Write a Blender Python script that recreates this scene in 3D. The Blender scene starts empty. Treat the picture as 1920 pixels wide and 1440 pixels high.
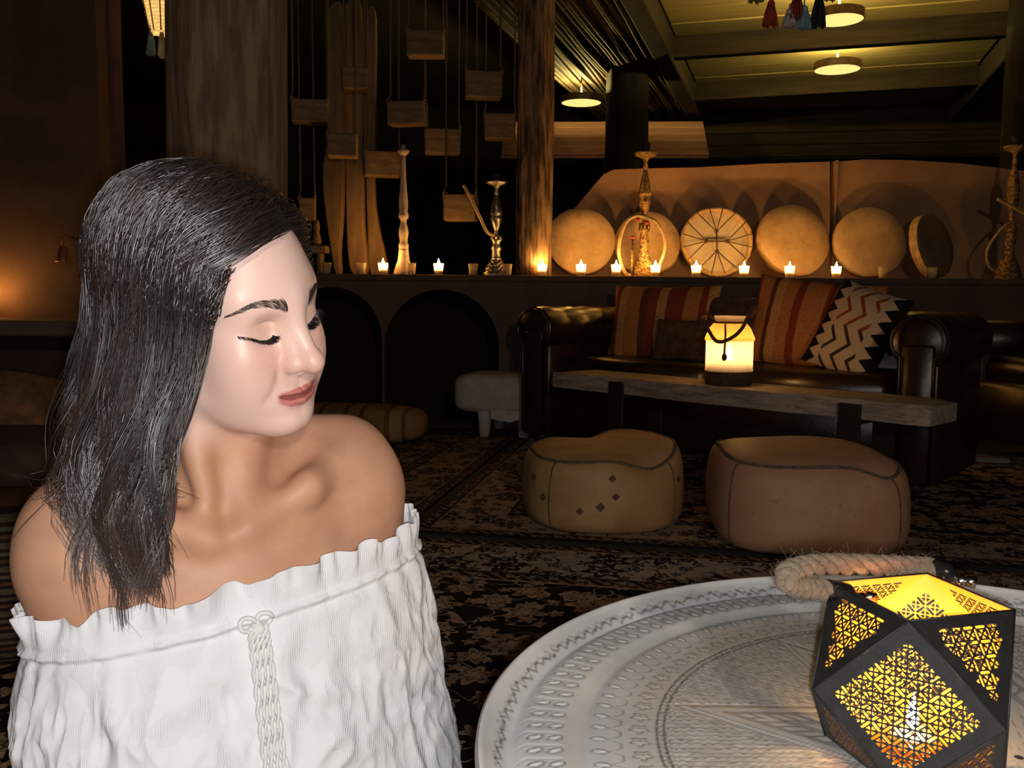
import bpy, bmesh, math, random
import numpy as np
from mathutils import Matrix, Vector
from mathutils.geometry import delaunay_2d_cdt
random.seed(7); RNG = np.random.default_rng(11)
PI = math.pi
scene = bpy.context.scene
C = scene.collection
# ------------------------------------------------------------------ camera, world, main lights, exposure
CAM = np.array([0.0, 0.0, 0.79]); FPX = 1700.0
PITCH, ROLL = math.radians(5.5), math.radians(0.45)
_fw = np.array([0, math.cos(PITCH), -math.sin(PITCH)]); _up = np.array([0, math.sin(PITCH), math.cos(PITCH)]); _rt = np.array([1.0, 0, 0])
CR = _rt * math.cos(ROLL) + _up * math.sin(ROLL); CU = -_rt * math.sin(ROLL) + _up * math.cos(ROLL)
cam_data = bpy.data.cameras.new('camera'); cam = bpy.data.objects.new('camera', cam_data); C.objects.link(cam)
cam_data.sensor_width = 36; cam_data.lens = 36 * FPX / 1920; cam_data.clip_start = 0.02
cam.matrix_world = Matrix(((CR[0], CU[0], -_fw[0], CAM[0]), (CR[1], CU[1], -_fw[1], CAM[1]), (CR[2], CU[2], -_fw[2], CAM[2]), (0, 0, 0, 1)))
scene.camera = cam
world = bpy.data.worlds.new('night'); scene.world = world; world.use_nodes = True
world.node_tree.nodes['Background'].inputs[0].default_value = (0.50, 0.36, 0.26, 1); world.node_tree.nodes['Background'].inputs[1].default_value = 0.006
def light(name, loc, power, col, rad):
    l = bpy.data.lights.new(name, 'POINT'); l.energy = power; l.color = col; l.shadow_soft_size = rad
    o = bpy.data.objects.new(name, l); C.objects.link(o); o.location = loc; return o
FLASH = light("camera_flash", (0.010, -0.01, 0.776), 23.5, (1.0, 0.985, 0.97), 0.006)      # the flash of the phone that took the picture
FILL = light('added_fill', (0.75, -2.0, 1.70), 95.0, (1.0, 0.84, 0.68), 0.10)                    # unseen fill light added behind the camera to lift the dim room
scene.view_settings.view_transform = 'Standard'; scene.view_settings.look = 'None'
scene.view_settings.exposure = 0.0; scene.view_settings.gamma = 1.0; scene.view_settings.use_curve_mapping = False
cy = scene.cycles; cy.max_bounces = 7; cy.diffuse_bounces = 3; cy.glossy_bounces = 3; cy.transmission_bounces = 5; cy.transparent_max_bounces = 8; cy.adaptive_threshold = 0.02; cy.caustics_reflective = False; cy.caustics_refractive = False
def at(px, py, Y):
    d = (px - 960) / FPX * CR - (py - 720) / FPX * CU + _fw
    return CAM + d * (Y / d[1])
def pz(px, py, z):          # where the sight line meets the level z
    d = (px - 960) / FPX * CR - (py - 720) / FPX * CU + _fw
    return CAM + d * ((z - CAM[2]) / d[2])
# ------------------------------------------------------------------ materials
MATS = {}
def nod(t, typ, **kw):
    n = t.nodes.new(typ)
    for k, v in kw.items(): setattr(n, k, v)
    return n
def setin(t, n, i, v):
    if isinstance(v, bpy.types.NodeSocket): t.links.new(v, n.inputs[i])
    else: n.inputs[i].default_value = v
def math_(t, op, a, b=0.0, c=0.0, clamp=False):
    n = nod(t, 'ShaderNodeMath', operation=op, use_clamp=clamp)
    setin(t, n, 0, a); setin(t, n, 1, b); setin(t, n, 2, c); return n.outputs[0]
def vmath(t, op, a, b=(0, 0, 0), s=1.0):
    n = nod(t, 'ShaderNodeVectorMath', operation=op); setin(t, n, 0, a); setin(t, n, 1, b)
    if op == 'SCALE': setin(t, n, 3, s)
    return n.outputs['Value'] if op in ('LENGTH', 'DOT_PRODUCT', 'DISTANCE') else n.outputs[0]
def mixc(t, f, a, b):
    n = nod(t, 'ShaderNodeMix', data_type='RGBA'); setin(t, n, 0, f); setin(t, n, 6, a); setin(t, n, 7, b); return n.outputs[2]
def noise(t, vec, scale, detail=4, rough=0.55, dist=0.0):
    n = nod(t, 'ShaderNodeTexNoise'); setin(t, n, 'Vector', vec); n.inputs['Scale'].default_value = scale
    n.inputs['Detail'].default_value = detail; n.inputs['Roughness'].default_value = rough; n.inputs['Distortion'].default_value = dist
    return n.outputs[0]
def ramp(t, f, stops, mode='LINEAR'):
    n = nod(t, 'ShaderNodeValToRGB'); n.color_ramp.interpolation = mode; setin(t, n, 0, f)
    e = n.color_ramp.elements
    while len(e) < len(stops): e.new(0.5)
    for el, (p, c) in zip(e, stops): el.position = p; el.color = (*c, 1) if len(c) == 3 else c
    return n.outputs[0]
def smooth(t, v, a, b):
    n = nod(t, 'ShaderNodeMapRange', interpolation_type='SMOOTHSTEP'); setin(t, n, 0, v); setin(t, n, 1, a); setin(t, n, 2, b); return n.outputs[0]
def obco(t, scale=None):
    o = nod(t, 'ShaderNodeTexCoord').outputs['Object']
    if scale: o = vmath(t, 'MULTIPLY', o, scale)
    return o
def begin(name):
    m = bpy.data.materials.new(name); m.use_nodes = True; t = m.node_tree
    return m, t, t.nodes['Principled BSDF']
def P(b, **kw):
    for k, v in kw.items():
        k = k.replace('_', ' ')
        i = b.inputs[k]
        if isinstance(v, bpy.types.NodeSocket): b.id_data.links.new(v, i)
        else: i.default_value = (*v, 1) if isinstance(v, tuple) and len(v) == 3 and i.type == 'RGBA' else v
def bump(t, b, h, strength=0.4, dist=0.01):
    n = nod(t, 'ShaderNodeBump'); n.inputs['Strength'].default_value = strength; n.inputs['Distance'].default_value = dist
    t.links.new(h, n.inputs['Height']); t.links.new(n.outputs[0], b.inputs['Normal'])
def mat(name, c1, c2=None, scale=8.0, rough=0.7, metal=0.0, bumpy=0.0, stretch=(1, 1, 1), spec=0.5, detail=5, lo=0.35, hi=0.65, **kw):
    if name in MATS: return MATS[name]
    m, t, b = begin(name)
    co = obco(t, stretch); n = noise(t, co, scale, detail)
    if c2 is None: c2 = tuple(x * 0.7 for x in c1)
    col = mixc(t, smooth(t, n, lo, hi), (*c1, 1), (*c2, 1))
    P(b, Base_Color=col, Roughness=rough, Metallic=metal, Specular_IOR_Level=spec, **kw)
    if bumpy: bump(t, b, noise(t, co, scale * 4, 6, 0.65), bumpy)
    MATS[name] = m; return m
def emis(name, col, strength):
    if name in MATS: return MATS[name]
    m, t, b = begin(name); P(b, Base_Color=(0, 0, 0), Emission_Color=col, Emission_Strength=strength, Roughness=1.0)
    MATS[name] = m; return m
# ------------------------------------------------------------------ mesh helpers
def link_mesh(name, v, f, m=None, parent=None, smooth_=True, mw=None):
    me = bpy.data.meshes.new(name)
    me.from_pydata([tuple(map(float, x)) for x in v], [], [tuple(map(int, x)) for x in f]); me.update()
    if m is not None: me.materials.append(m)
    if smooth_: me.polygons.foreach_set('use_smooth', [True] * len(me.polygons))
    o = bpy.data.objects.new(name, me); C.objects.link(o)
    if parent is not None: o.parent = parent
    return o
def fast_mesh(name, v, quads, m=None, parent=None):
    v = np.asarray(v, np.float32); q = np.asarray(quads, np.int32); k = q.shape[1]
    me = bpy.data.meshes.new(name); me.vertices.add(len(v)); me.vertices.foreach_set('co', v.ravel())
    me.loops.add(q.size); me.loops.foreach_set('vertex_index', q.ravel())
    me.polygons.add(len(q)); me.polygons.foreach_set('loop_start', np.arange(0, q.size, k, dtype=np.int32))
    me.update(calc_edges=True); me.polygons.foreach_set('use_smooth', np.ones(len(q), bool))
    if m is not None: me.materials.append(m)
    o = bpy.data.objects.new(name, me); C.objects.link(o)
    if parent is not None: o.parent = parent
    return o
def rotz(a): c, s = math.cos(a), math.sin(a); return np.array([[c, -s, 0], [s, c, 0], [0, 0, 1.0]])
def frame(d):
    d = np.asarray(d, float); d = d / (np.linalg.norm(d) + 1e-12); h = np.array([0, 0, 1.0]) if abs(d[2]) < 0.9 else np.array([1.0, 0, 0])
    a = np.cross(h, d); a /= np.linalg.norm(a); return a, np.cross(d, a), d
class MB:
    def __init__(s): s.v = []; s.f = []; s.n = 0
    def add(s, v, f):
        v = np.asarray(v, float); s.v.append(v); s.f += [tuple(int(i) + s.n for i in q) for q in f]; s.n += len(v); return s
    def box(s, c, size, R=None, bev=0.0, taper=1.0):
        h = np.asarray(size, float) / 2; b = min(bev, h.min() * 0.95)
        if b <= 0:
            v = np.array([[x, y, z] for x in (-1, 1) for y in (-1, 1) for z in (-1, 1)]) * h
            f = [(0, 1, 3, 2), (4, 6, 7, 5), (0, 4, 5, 1), (2, 3, 7, 6), (0, 2, 6, 4), (1, 5, 7, 3)]
        else:
            rings = []
            def ring(z, i):
                x, y = h[0] - i, h[1] - i; k = min(b, x, y) * 0.7
                return [(x, -y + k, z), (x, y - k, z), (x - k, y, z), (-x + k, y, z), (-x, y - k, z), (-x, -y + k, z), (-x + k, -y, z), (x - k, -y, z)]
            zz = [(-h[2], b), (-h[2] + b * 0.3, b * 0.3), (-h[2] + b, 0), (h[2] - b, 0), (h[2] - b * 0.3, b * 0.3), (h[2], b)]
            v = np.array([p for z, i in zz for p in ring(z, i)]); f = []
            for r in range(5):
                for k in range(8): f.append((r * 8 + k, r * 8 + (k + 1) % 8, r * 8 + 8 + (k + 1) % 8, r * 8 + 8 + k))
            f.append(tuple(range(7, -1, -1))); f.append(tuple(range(40, 48)))
        if taper != 1.0: v = v.copy(); k = np.where(v[:, 2] > 0, taper, 1.0); v[:, 0] *= k; v[:, 1] *= k
        if R is not None: v = v @ np.asarray(R).T
        return s.add(v + np.asarray(c, float), f)
    def tube(s, path, r, n=8, caps=True, flat=1.0):
        p = np.asarray(path, float); m = len(p); r = np.full(m, r) if np.isscalar(r) else np.asarray(r, float)
        t = np.gradient(p, axis=0); a, b, _ = frame(t[0]); V = []
        for i in range(m):
            d = t[i] / (np.linalg.norm(t[i]) + 1e-12); a = a - d * (a @ d); a /= np.linalg.norm(a) + 1e-12; b = np.cross(d, a)
            th = np.arange(n) * 2 * PI / n
            V.append(p[i] + r[i] * (np.cos(th)[:, None] * a + flat * np.sin(th)[:, None] * b))
        f = [(i * n + k, i * n + (k + 1) % n, (i + 1) * n + (k + 1) % n, (i + 1) * n + k) for i in range(m - 1) for k in range(n)]
        if caps: f.append(tuple(range(n - 1, -1, -1))); f.append(tuple((m - 1) * n + k for k in range(n)))
        return s.add(np.concatenate(V), f)
    def lathe(s, prof, n=32, c=(0, 0, 0), R=None, caps=True, mod=None):
        prof = np.asarray(prof, float); th = np.arange(n) * 2 * PI / n; V = []
        for r, z in prof:
            rr = r * (mod(th, z) if mod else 1.0)
            V.append(np.c_[rr * np.cos(th), rr * np.sin(th), np.full(n, z)])
        m = len(prof); f = [(i * n + k, i * n + (k + 1) % n, (i + 1) * n + (k + 1) % n, (i + 1) * n + k) for i in range(m - 1) for k in range(n)]
        if caps: f.append(tuple(range(n - 1, -1, -1))); f.append(tuple((m - 1) * n + k for k in range(n)))
        v = np.concatenate(V)
        if R is not None: v = v @ np.asarray(R).T
        return s.add(v + np.asarray(c, float), f)
    def ball(s, c, r, n=16, m=10, R=None, fn=None):
        r = np.ones(3) * r if np.isscalar(r) else np.asarray(r, float)
        ph = np.linspace(0, PI, m + 1)[1:-1]; th = np.arange(n) * 2 * PI / n
        v = [(0, 0, -1.0)] + [(math.sin(p) * math.cos(t), math.sin(p) * math.sin(t), -math.cos(p)) for p in ph for t in th] + [(0, 0, 1.0)]
        v = np.array(v) * r
        f = [(0, 1 + (k + 1) % n, 1 + k) for k in range(n)]
        for i in range(m - 2): f += [(1 + i * n + k, 1 + i * n + (k + 1) % n, 1 + (i + 1) * n + (k + 1) % n, 1 + (i + 1) * n + k) for k in range(n)]
        L = 1 + (m - 2) * n; f += [(L + k, L + (k + 1) % n, L + n) for k in range(n)]
        if fn is not None: v = fn(v)
        if R is not None: v = v @ np.asarray(R).T
        return s.add(v + np.asarray(c, float), f)
    def prism(s, poly, d, o=(0, 0, 0), ax=((1, 0, 0), (0, 0, 1), (0, 1, 0))):
        # outline in the plane of ax[0], ax[1], pushed by d along ax[2]
        A = np.asarray(ax, float); p = np.asarray(poly, float); n = len(p); o = np.asarray(o, float)
        a = o + p[:, :1] * A[0] + p[:, 1:] * A[1]; f = [tuple(range(n)), tuple(range(2 * n - 1, n - 1, -1))]
        f += [(k, n + k, n + (k + 1) % n, (k + 1) % n) for k in range(n)]
        return s.add(np.r_[a, a + d * A[2]], f)
    def build(s, name, m=None, parent=None, sm=True, ang=None):
        o = link_mesh(name, np.concatenate(s.v), s.f, m, parent, sm)
        if ang and sm:
            bm = bmesh.new(); bm.from_mesh(o.data)
            for e in bm.edges:
                if len(e.link_faces) == 2 and e.calc_face_angle(0) > ang: e.smooth = False
            bm.to_mesh(o.data); bm.free()
        return o
def empty(name, loc=(0, 0, 0), rz=0.0, label=None, cat=None, group=None):
    o = bpy.data.objects.new(name, None); C.objects.link(o); o.empty_display_size = 0.05
    o.location = tuple(map(float, loc)); o.rotation_euler = (0, 0, rz)
    if label: tag(o, label, cat, group)
    return o
def tag(o, label, cat, group=None):
    o['label'] = label; o['category'] = cat
    if group: o['group'] = group
    return o
def struct(o, label=None):
    o['kind'] = 'structure'
    if label: o['label'] = label
    return o
def copy_tree(o, parent=None):
    c = o.copy(); C.objects.link(c); c.parent = parent
    for ch in list(o.children):
        d = copy_tree(ch, c)
    return c
def inst(o, name, parent, loc, rot=(0, 0, 0), sc=(1, 1, 1)):
    c = bpy.data.objects.new(name, o.data if hasattr(o, 'data') else o); C.objects.link(c); c.parent = parent
    c.location = tuple(map(float, loc)); c.rotation_euler = rot; c.scale = sc; return c
def spline(pts, n=40):
    p = np.asarray(pts, float); m = len(p); t = np.linspace(0, m - 1, n); out = []
    for x in t:
        i = min(int(x), m - 2); u = x - i; p0, p1, p2, p3 = p[max(i - 1, 0)], p[i], p[i + 1], p[min(i + 2, m - 1)]
        out.append(0.5 * ((2 * p1) + (-p0 + p2) * u + (2 * p0 - 5 * p1 + 4 * p2 - p3) * u * u + (-p0 + 3 * p1 - 3 * p2 + p3) * u ** 3))
    return np.array(out)
# ================================================================== the setting
M_floor = mat('floor_clay', (0.055, 0.040, 0.030), (0.035, 0.026, 0.020), 3, 0.85, bumpy=0.2)
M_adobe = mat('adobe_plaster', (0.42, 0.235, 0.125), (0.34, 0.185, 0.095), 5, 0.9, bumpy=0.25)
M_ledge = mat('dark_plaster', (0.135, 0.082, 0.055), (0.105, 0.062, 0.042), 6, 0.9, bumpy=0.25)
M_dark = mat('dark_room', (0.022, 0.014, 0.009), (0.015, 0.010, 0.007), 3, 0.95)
M_leftw = mat('brown_plaster', (0.100, 0.048, 0.026), (0.055, 0.028, 0.016), 3.5, 0.9, bumpy=0.35)
M_trunk = mat('old_timber', (0.30, 0.185, 0.100), (0.15, 0.085, 0.046), 9, 0.85, bumpy=0.8, stretch=(3.5, 3.5, 0.55), detail=8)
M_log = mat('weathered_log', (0.36, 0.20, 0.095), (0.050, 0.026, 0.014), 14, 0.85, bumpy=1.0, stretch=(3, 3, 0.35), detail=8)
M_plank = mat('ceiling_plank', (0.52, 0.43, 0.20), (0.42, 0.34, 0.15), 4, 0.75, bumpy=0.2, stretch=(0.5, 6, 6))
M_beam = mat('beam_wood', (0.045, 0.028, 0.015), (0.026, 0.016, 0.009), 5, 0.85, bumpy=0.3, stretch=(0.5, 5, 5))
M_reed = mat('reed', (0.080, 0.052, 0.026), (0.040, 0.026, 0.013), 12, 0.8)
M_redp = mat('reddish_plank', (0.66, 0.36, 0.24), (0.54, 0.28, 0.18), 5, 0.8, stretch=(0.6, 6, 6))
def slab(name, c, size, m, R=None, bev=0.0, parent=None): return MB().box(c, size, R, bev).build(name, m, parent, sm=False)
struct(slab('floor', (0, 4.0, -0.05), (14, 14, 0.1), M_floor))
struct(slab('wall_left', at(95, 300, 3.9) * [1, 1, 0] + [-0.85, 0.1, 1.5], (2.12, 0.2, 3.0), M_leftw), 'rough brown plaster wall')
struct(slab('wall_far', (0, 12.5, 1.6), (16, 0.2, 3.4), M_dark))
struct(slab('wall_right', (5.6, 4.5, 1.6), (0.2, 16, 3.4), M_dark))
struct(slab('wall_back', (0, -3.2, 1.6), (14, 0.2, 3.4), M_leftw))
struct(slab('wall_side', (-3.4, 1.0, 1.6), (0.2, 8.6, 3.4), M_leftw))
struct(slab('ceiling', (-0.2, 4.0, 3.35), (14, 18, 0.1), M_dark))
# ledge wall with two arched niches
LY, LZ = 5.45, float(at(1100, 517, 5.45)[2])
def wall_with_arches(name, x0, x1, z1, y, th, arches, m):
    pts = [(x0, 0), (x1, 0), (x1, z1), (x0, z1)]; faces = [[0, 1, 2, 3]]
    bottom = []; holes = []
    for cx, r, zs in arches:
        a = [(cx + r * math.cos(t), zs + r * math.sin(t)) for t in np.linspace(0, PI, 25)]
        holes.append([(cx + r, 0.002)] + a + [(cx - r, 0.002)])
    for h in holes: faces.append(list(range(len(pts), len(pts) + len(h)))); pts += h
    v, e, f, _o, _p, of = delaunay_2d_cdt([Vector(p) for p in pts], [], faces, 1, 1e-5); f = [q for q, o_ in zip(f, of) if 0 in o_ and len(o_) == 1]
    mb = MB(); n = len(v); A = np.array([[p.x, y, p.y] for p in v]); mb.add(A, [tuple(q) for q in f]); mb.add(A + [0, th, 0], [tuple(reversed(q)) for q in f])
    for h in holes:
        k = len(h); H0 = np.array([[a, y, b] for a, b in h]); mb.add(np.r_[H0, H0 + [0, th, 0]], [(i, k + i, k + (i + 1) % k, (i + 1) % k) for i in range(k)])
    mb.box(((x0 + x1) / 2, y + th / 2 - 0.0, z1 - 0.0005), (x1 - x0, th, 0.001))
    return mb.build(name, m, sm=False)
ca = at(828, 600, LY); cb = at(622, 600, LY)
zt = at(828, 543, LY)[2]
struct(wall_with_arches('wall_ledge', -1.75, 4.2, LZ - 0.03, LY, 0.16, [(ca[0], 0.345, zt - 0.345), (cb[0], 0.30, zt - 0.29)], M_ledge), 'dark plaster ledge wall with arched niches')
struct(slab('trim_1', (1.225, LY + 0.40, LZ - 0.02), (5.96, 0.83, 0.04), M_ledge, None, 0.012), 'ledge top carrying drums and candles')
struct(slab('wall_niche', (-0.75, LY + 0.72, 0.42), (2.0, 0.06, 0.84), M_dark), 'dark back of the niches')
# adobe back wall with a curved shoulder
AY = LY + 0.66
def apt(px, py): p = at(px, py, AY); return (p[0], p[2])
prof = [apt(x, y) for x, y in ((1005, 540), (1005, 436), (1040, 419), (1080, 388), (1110, 352), (1132, 327), (1150, 318), (1200, 316), (1300, 314), (1430, 307), (1556, 303), (1556, 540))]
struct(MB().prism(prof, 0.16, (0, AY, 0)).build('wall_adobe', M_adobe, sm=False), 'low adobe wall with a curved shoulder behind the drums')
prof = [apt(x, y) for x, y in ((1570, 540), (1570, 303), (1620, 299), (1700, 300), (1800, 306), (1900, 318), (2050, 335), (2050, 540))]
struct(MB().prism(prof, 0.16, (0, AY, 0)).build('wall_adobe_right', M_adobe, sm=False), 'second panel of the low adobe wall')
p = at(1566, 300, AY - 0.02); struct(MB().box((p[0] + 0.012, AY + 0.02, (LZ + p[2]) / 2), (0.016, 0.10, p[2] - LZ), None, 0.003).build('trim_2', M_adobe, sm=False), 'narrow pale batten between the two wall panels')
# timber posts
def post(name, px, y0, y1, Y, wpx, m, label, z0, z1=3.3, seed=1, kind='post', lean=0.0):
    r = wpx / 2 / FPX * Y; a = at(px, y1, Y); rng = np.random.default_rng(seed); ph = rng.uniform(0, 6, 6)
    zs = np.linspace(0, z1 - z0, 40)
    def mod(th, z): return 1 + 0.045 * np.sin(2 * th + ph[0] + z * 1.1) + 0.03 * np.sin(5 * th + ph[1] + 2.3 * z) + 0.02 * np.sin(9 * th + ph[2] - 3 * z) + 0.03 * math.sin(z * 2.2 + ph[3]) + 0.012 * np.sin(17 * th + ph[4])
    o = MB().lathe([(r, z) for z in zs], 48, mod=mod).build(name, m); o.location = (a[0], Y, z0); tag(o, label, kind); return o
post('timber_column', 430, 0, 300, 2.9, 205, M_trunk, 'thick rough brown timber column behind the woman', 0.0, seed=3, kind='column')
post('log_column', 1003, 0, 300, LY + 0.22, 68, M_log, 'weathered log column lit from below by candles on the ledge', LZ, seed=5, kind='column')
post('dark_column', 1175, 0, 290, 8.2, 82, mat('column_black', (0.007, 0.005, 0.004), rough=0.9), 'black column behind the adobe wall', 0.0, seed=8, kind='column')  # column in one even near-black colour
post('dark_post', 1908, 0, 250, 6.6, 52, M_dark, 'dark post at the right edge above the hookah', LZ * 0, seed=9, kind='post')
post('thin_post', 222, 0, 300, 3.75, 26, M_leftw, 'slim brown post beside the left plaster wall', 0.0, seed=12, kind='post')
# lit plank ceiling, turned like the rugs
CA = math.radians(-17); RC = rotz(CA); CZ = 2.90
cl = pz(1235, 0, CZ); cr = pz(1890, 20, CZ)
ux, uy = RC[:, 0], RC[:, 1]
org = cl - uy * 0.8; wid = float((cr - cl) @ ux) + 0.1
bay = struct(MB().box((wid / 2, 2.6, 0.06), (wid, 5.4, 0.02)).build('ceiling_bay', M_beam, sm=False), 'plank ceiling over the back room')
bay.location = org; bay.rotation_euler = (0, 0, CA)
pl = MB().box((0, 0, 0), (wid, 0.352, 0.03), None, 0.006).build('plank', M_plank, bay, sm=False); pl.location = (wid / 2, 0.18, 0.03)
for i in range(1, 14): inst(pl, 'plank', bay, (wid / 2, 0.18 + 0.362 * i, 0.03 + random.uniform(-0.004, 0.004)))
yb = [((pz(1600, 85, CZ - 0.16) - org) @ uy), ((pz(1600, 139, CZ) - org) @ uy)]
bm_ = MB().box((0, 0, 0), (wid + 0.1, 0.11, 0.20), None, 0.01).build('beam', M_beam, bay, sm=False); bm_.location = (wid / 2, float(yb[0]) + 0.055, -0.06)
for k in (-1, 1): inst(bm_, 'beam', bay, (wid / 2, float(yb[0]) + 0.055 + k * float(yb[1] - yb[0]), -0.06))
for s_, nm in ((0, 'rafter'), (1, 'rafter')):
    o = MB().box((0, 0, 0), (0.16, 5.6, 0.26), None, 0.02).build(nm, M_beam, bay, sm=False); o.location = (wid * s_ + (-0.09 if s_ == 0 else 0.10), 2.6, -0.05)
# far boarded wall under the lit bay
bw = struct(MB().box((0, 0.04, 0), (4.6, 0.03, 0.9), None).build('wall_boards', M_beam, sm=False), 'dark boarded wall below the lit ceiling')
bw.location = at(1560, 225, 10.3); bw.rotation_euler = (math.radians(-20), 0, CA * 0.5)
for i in range(6):
    o = MB().box((0, 0, 0), (4.55, 0.03, 0.14), None, 0.006).build('board', M_beam, bw, sm=False); o.location = (0, 0, -0.375 + 0.15 * i)
# reed ceiling on the left of the bay
rd = struct(MB().box((0, 0, 0.03), (1.06, 6.0, 0.02)).build('ceiling_reeds', M_dark, sm=False), 'reed thatch ceiling')
rd.location = cl - ux * 0.64 + uy * 1.6 - np.array([0, 0, 0.12]); rd.rotation_euler = (0, 0, CA)
rm = MB().tube([(0.01 * math.sin(k * 1.3), -2.9 + 5.8 * k / 9, 0.006 * math.cos(k * 2.1)) for k in range(10)], 0.017, 6).build('reed', M_reed, rd); rm.location = (-0.50, 0, 0)
for i in range(1, 25): inst(rm, 'reed', rd, (-0.50 + 0.042 * i + random.uniform(-0.012, 0.012), random.uniform(-0.15, 0.15), random.uniform(-0.012, 0.012)), (random.uniform(-0.004, 0.004), random.uniform(0, 6), random.uniform(-0.02, 0.02)))
# reddish boards seen far behind, lit by the drum lamp
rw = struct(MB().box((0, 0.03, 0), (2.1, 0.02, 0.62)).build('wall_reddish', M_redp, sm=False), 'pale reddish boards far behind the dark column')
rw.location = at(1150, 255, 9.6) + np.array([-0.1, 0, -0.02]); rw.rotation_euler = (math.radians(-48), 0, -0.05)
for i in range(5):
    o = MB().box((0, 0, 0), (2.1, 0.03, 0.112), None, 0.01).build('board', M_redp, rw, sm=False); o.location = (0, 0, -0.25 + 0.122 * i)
# ------------------------------------------------------------------ drum lamps under the ceiling
M_shade = emis('lamp_skin', (1.0, 0.72, 0.22), 1.25)
M_hoop = mat('drum_hoop', (0.16, 0.10, 0.05), (0.10, 0.06, 0.03), 20, 0.7)
M_bulb = emis('bulb', (1.0, 0.74, 0.22), 1900)
def drum_lamp(px, py, Y, wpx, label, top=2.9):
    r = wpx / 2 / FPX * Y; p = at(px, py, Y)
    t = empty('drum_lamp', p, 0, label, 'lamp', 'drum lamps under the ceiling')
    n = 40; hp = MB().lathe([(r * 0.97, -0.035), (r, -0.035), (r, 0.025), (r * 0.97, 0.025), (r * 0.97, -0.035)], n, caps=False).build('hoop', M_hoop, t, ang=0.6)
    MB().lathe([(0.001, -0.030), (r * 0.5, -0.031), (r * 0.97, -0.033)], n, caps=False).build('skin', M_shade, t)
    MB().ball((0, 0, 0.045), 0.022, 14, 9).build('bulb', M_bulb, t)
    MB().tube([(0, 0, 0.05), (0, 0, top - p[2] + 0.04)], 0.008, 6).build('rod', M_hoop, t)
drum_lamp(1570, 123, 7.75, 82, 'drum lamp farthest back under the lit plank ceiling')
drum_lamp(1573, 28, 6.3, 88, 'drum lamp cut by the top edge behind the coloured tassels')
drum_lamp(1090, 186, 8.5, 74, 'drum lamp under the reed ceiling left of the black column', 2.78)
# ================================================================== things on the ledge
M_gold = mat('brass_lattice', (0.66, 0.43, 0.18), (0.16, 0.085, 0.03), 75, 0.38, 0.85, bumpy=0.6)
M_silver = mat('old_silver', (0.62, 0.55, 0.46), (0.28, 0.23, 0.18), 40, 0.25, 0.95, bumpy=0.3)
M_hide = None
def hide_mat(name, c1, c2):
    m, t, b = begin(name); co = obco(t); n1 = noise(t, co, 4.5, 5, 0.6); n2 = noise(t, co, 30, 4)
    col = mixc(t, smooth(t, n1, 0.32, 0.68), (*c1, 1), (*c2, 1)); col = mixc(t, math_(t, 'MULTIPLY', smooth(t, n2, 0.5, 0.75), 0.35), col, tuple(x * 0.6 for x in c2) + (1,))
    P(b, Base_Color=col, Roughness=0.6, Subsurface_Weight=0.0); bump(t, b, n2, 0.15, 0.004); return m
M_hides = [hide_mat('drum_hide', (0.52, 0.34, 0.17), (0.36, 0.21, 0.095)), hide_mat('brown_hide', (0.34, 0.21, 0.11), (0.20, 0.115, 0.06))]
M_hoopl = mat('pale_hoop', (0.55, 0.36, 0.17), (0.38, 0.23, 0.10), 25, 0.7, bumpy=0.3)
M_lace = mat('lacing', (0.060, 0.034, 0.020), rough=0.8)
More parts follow.
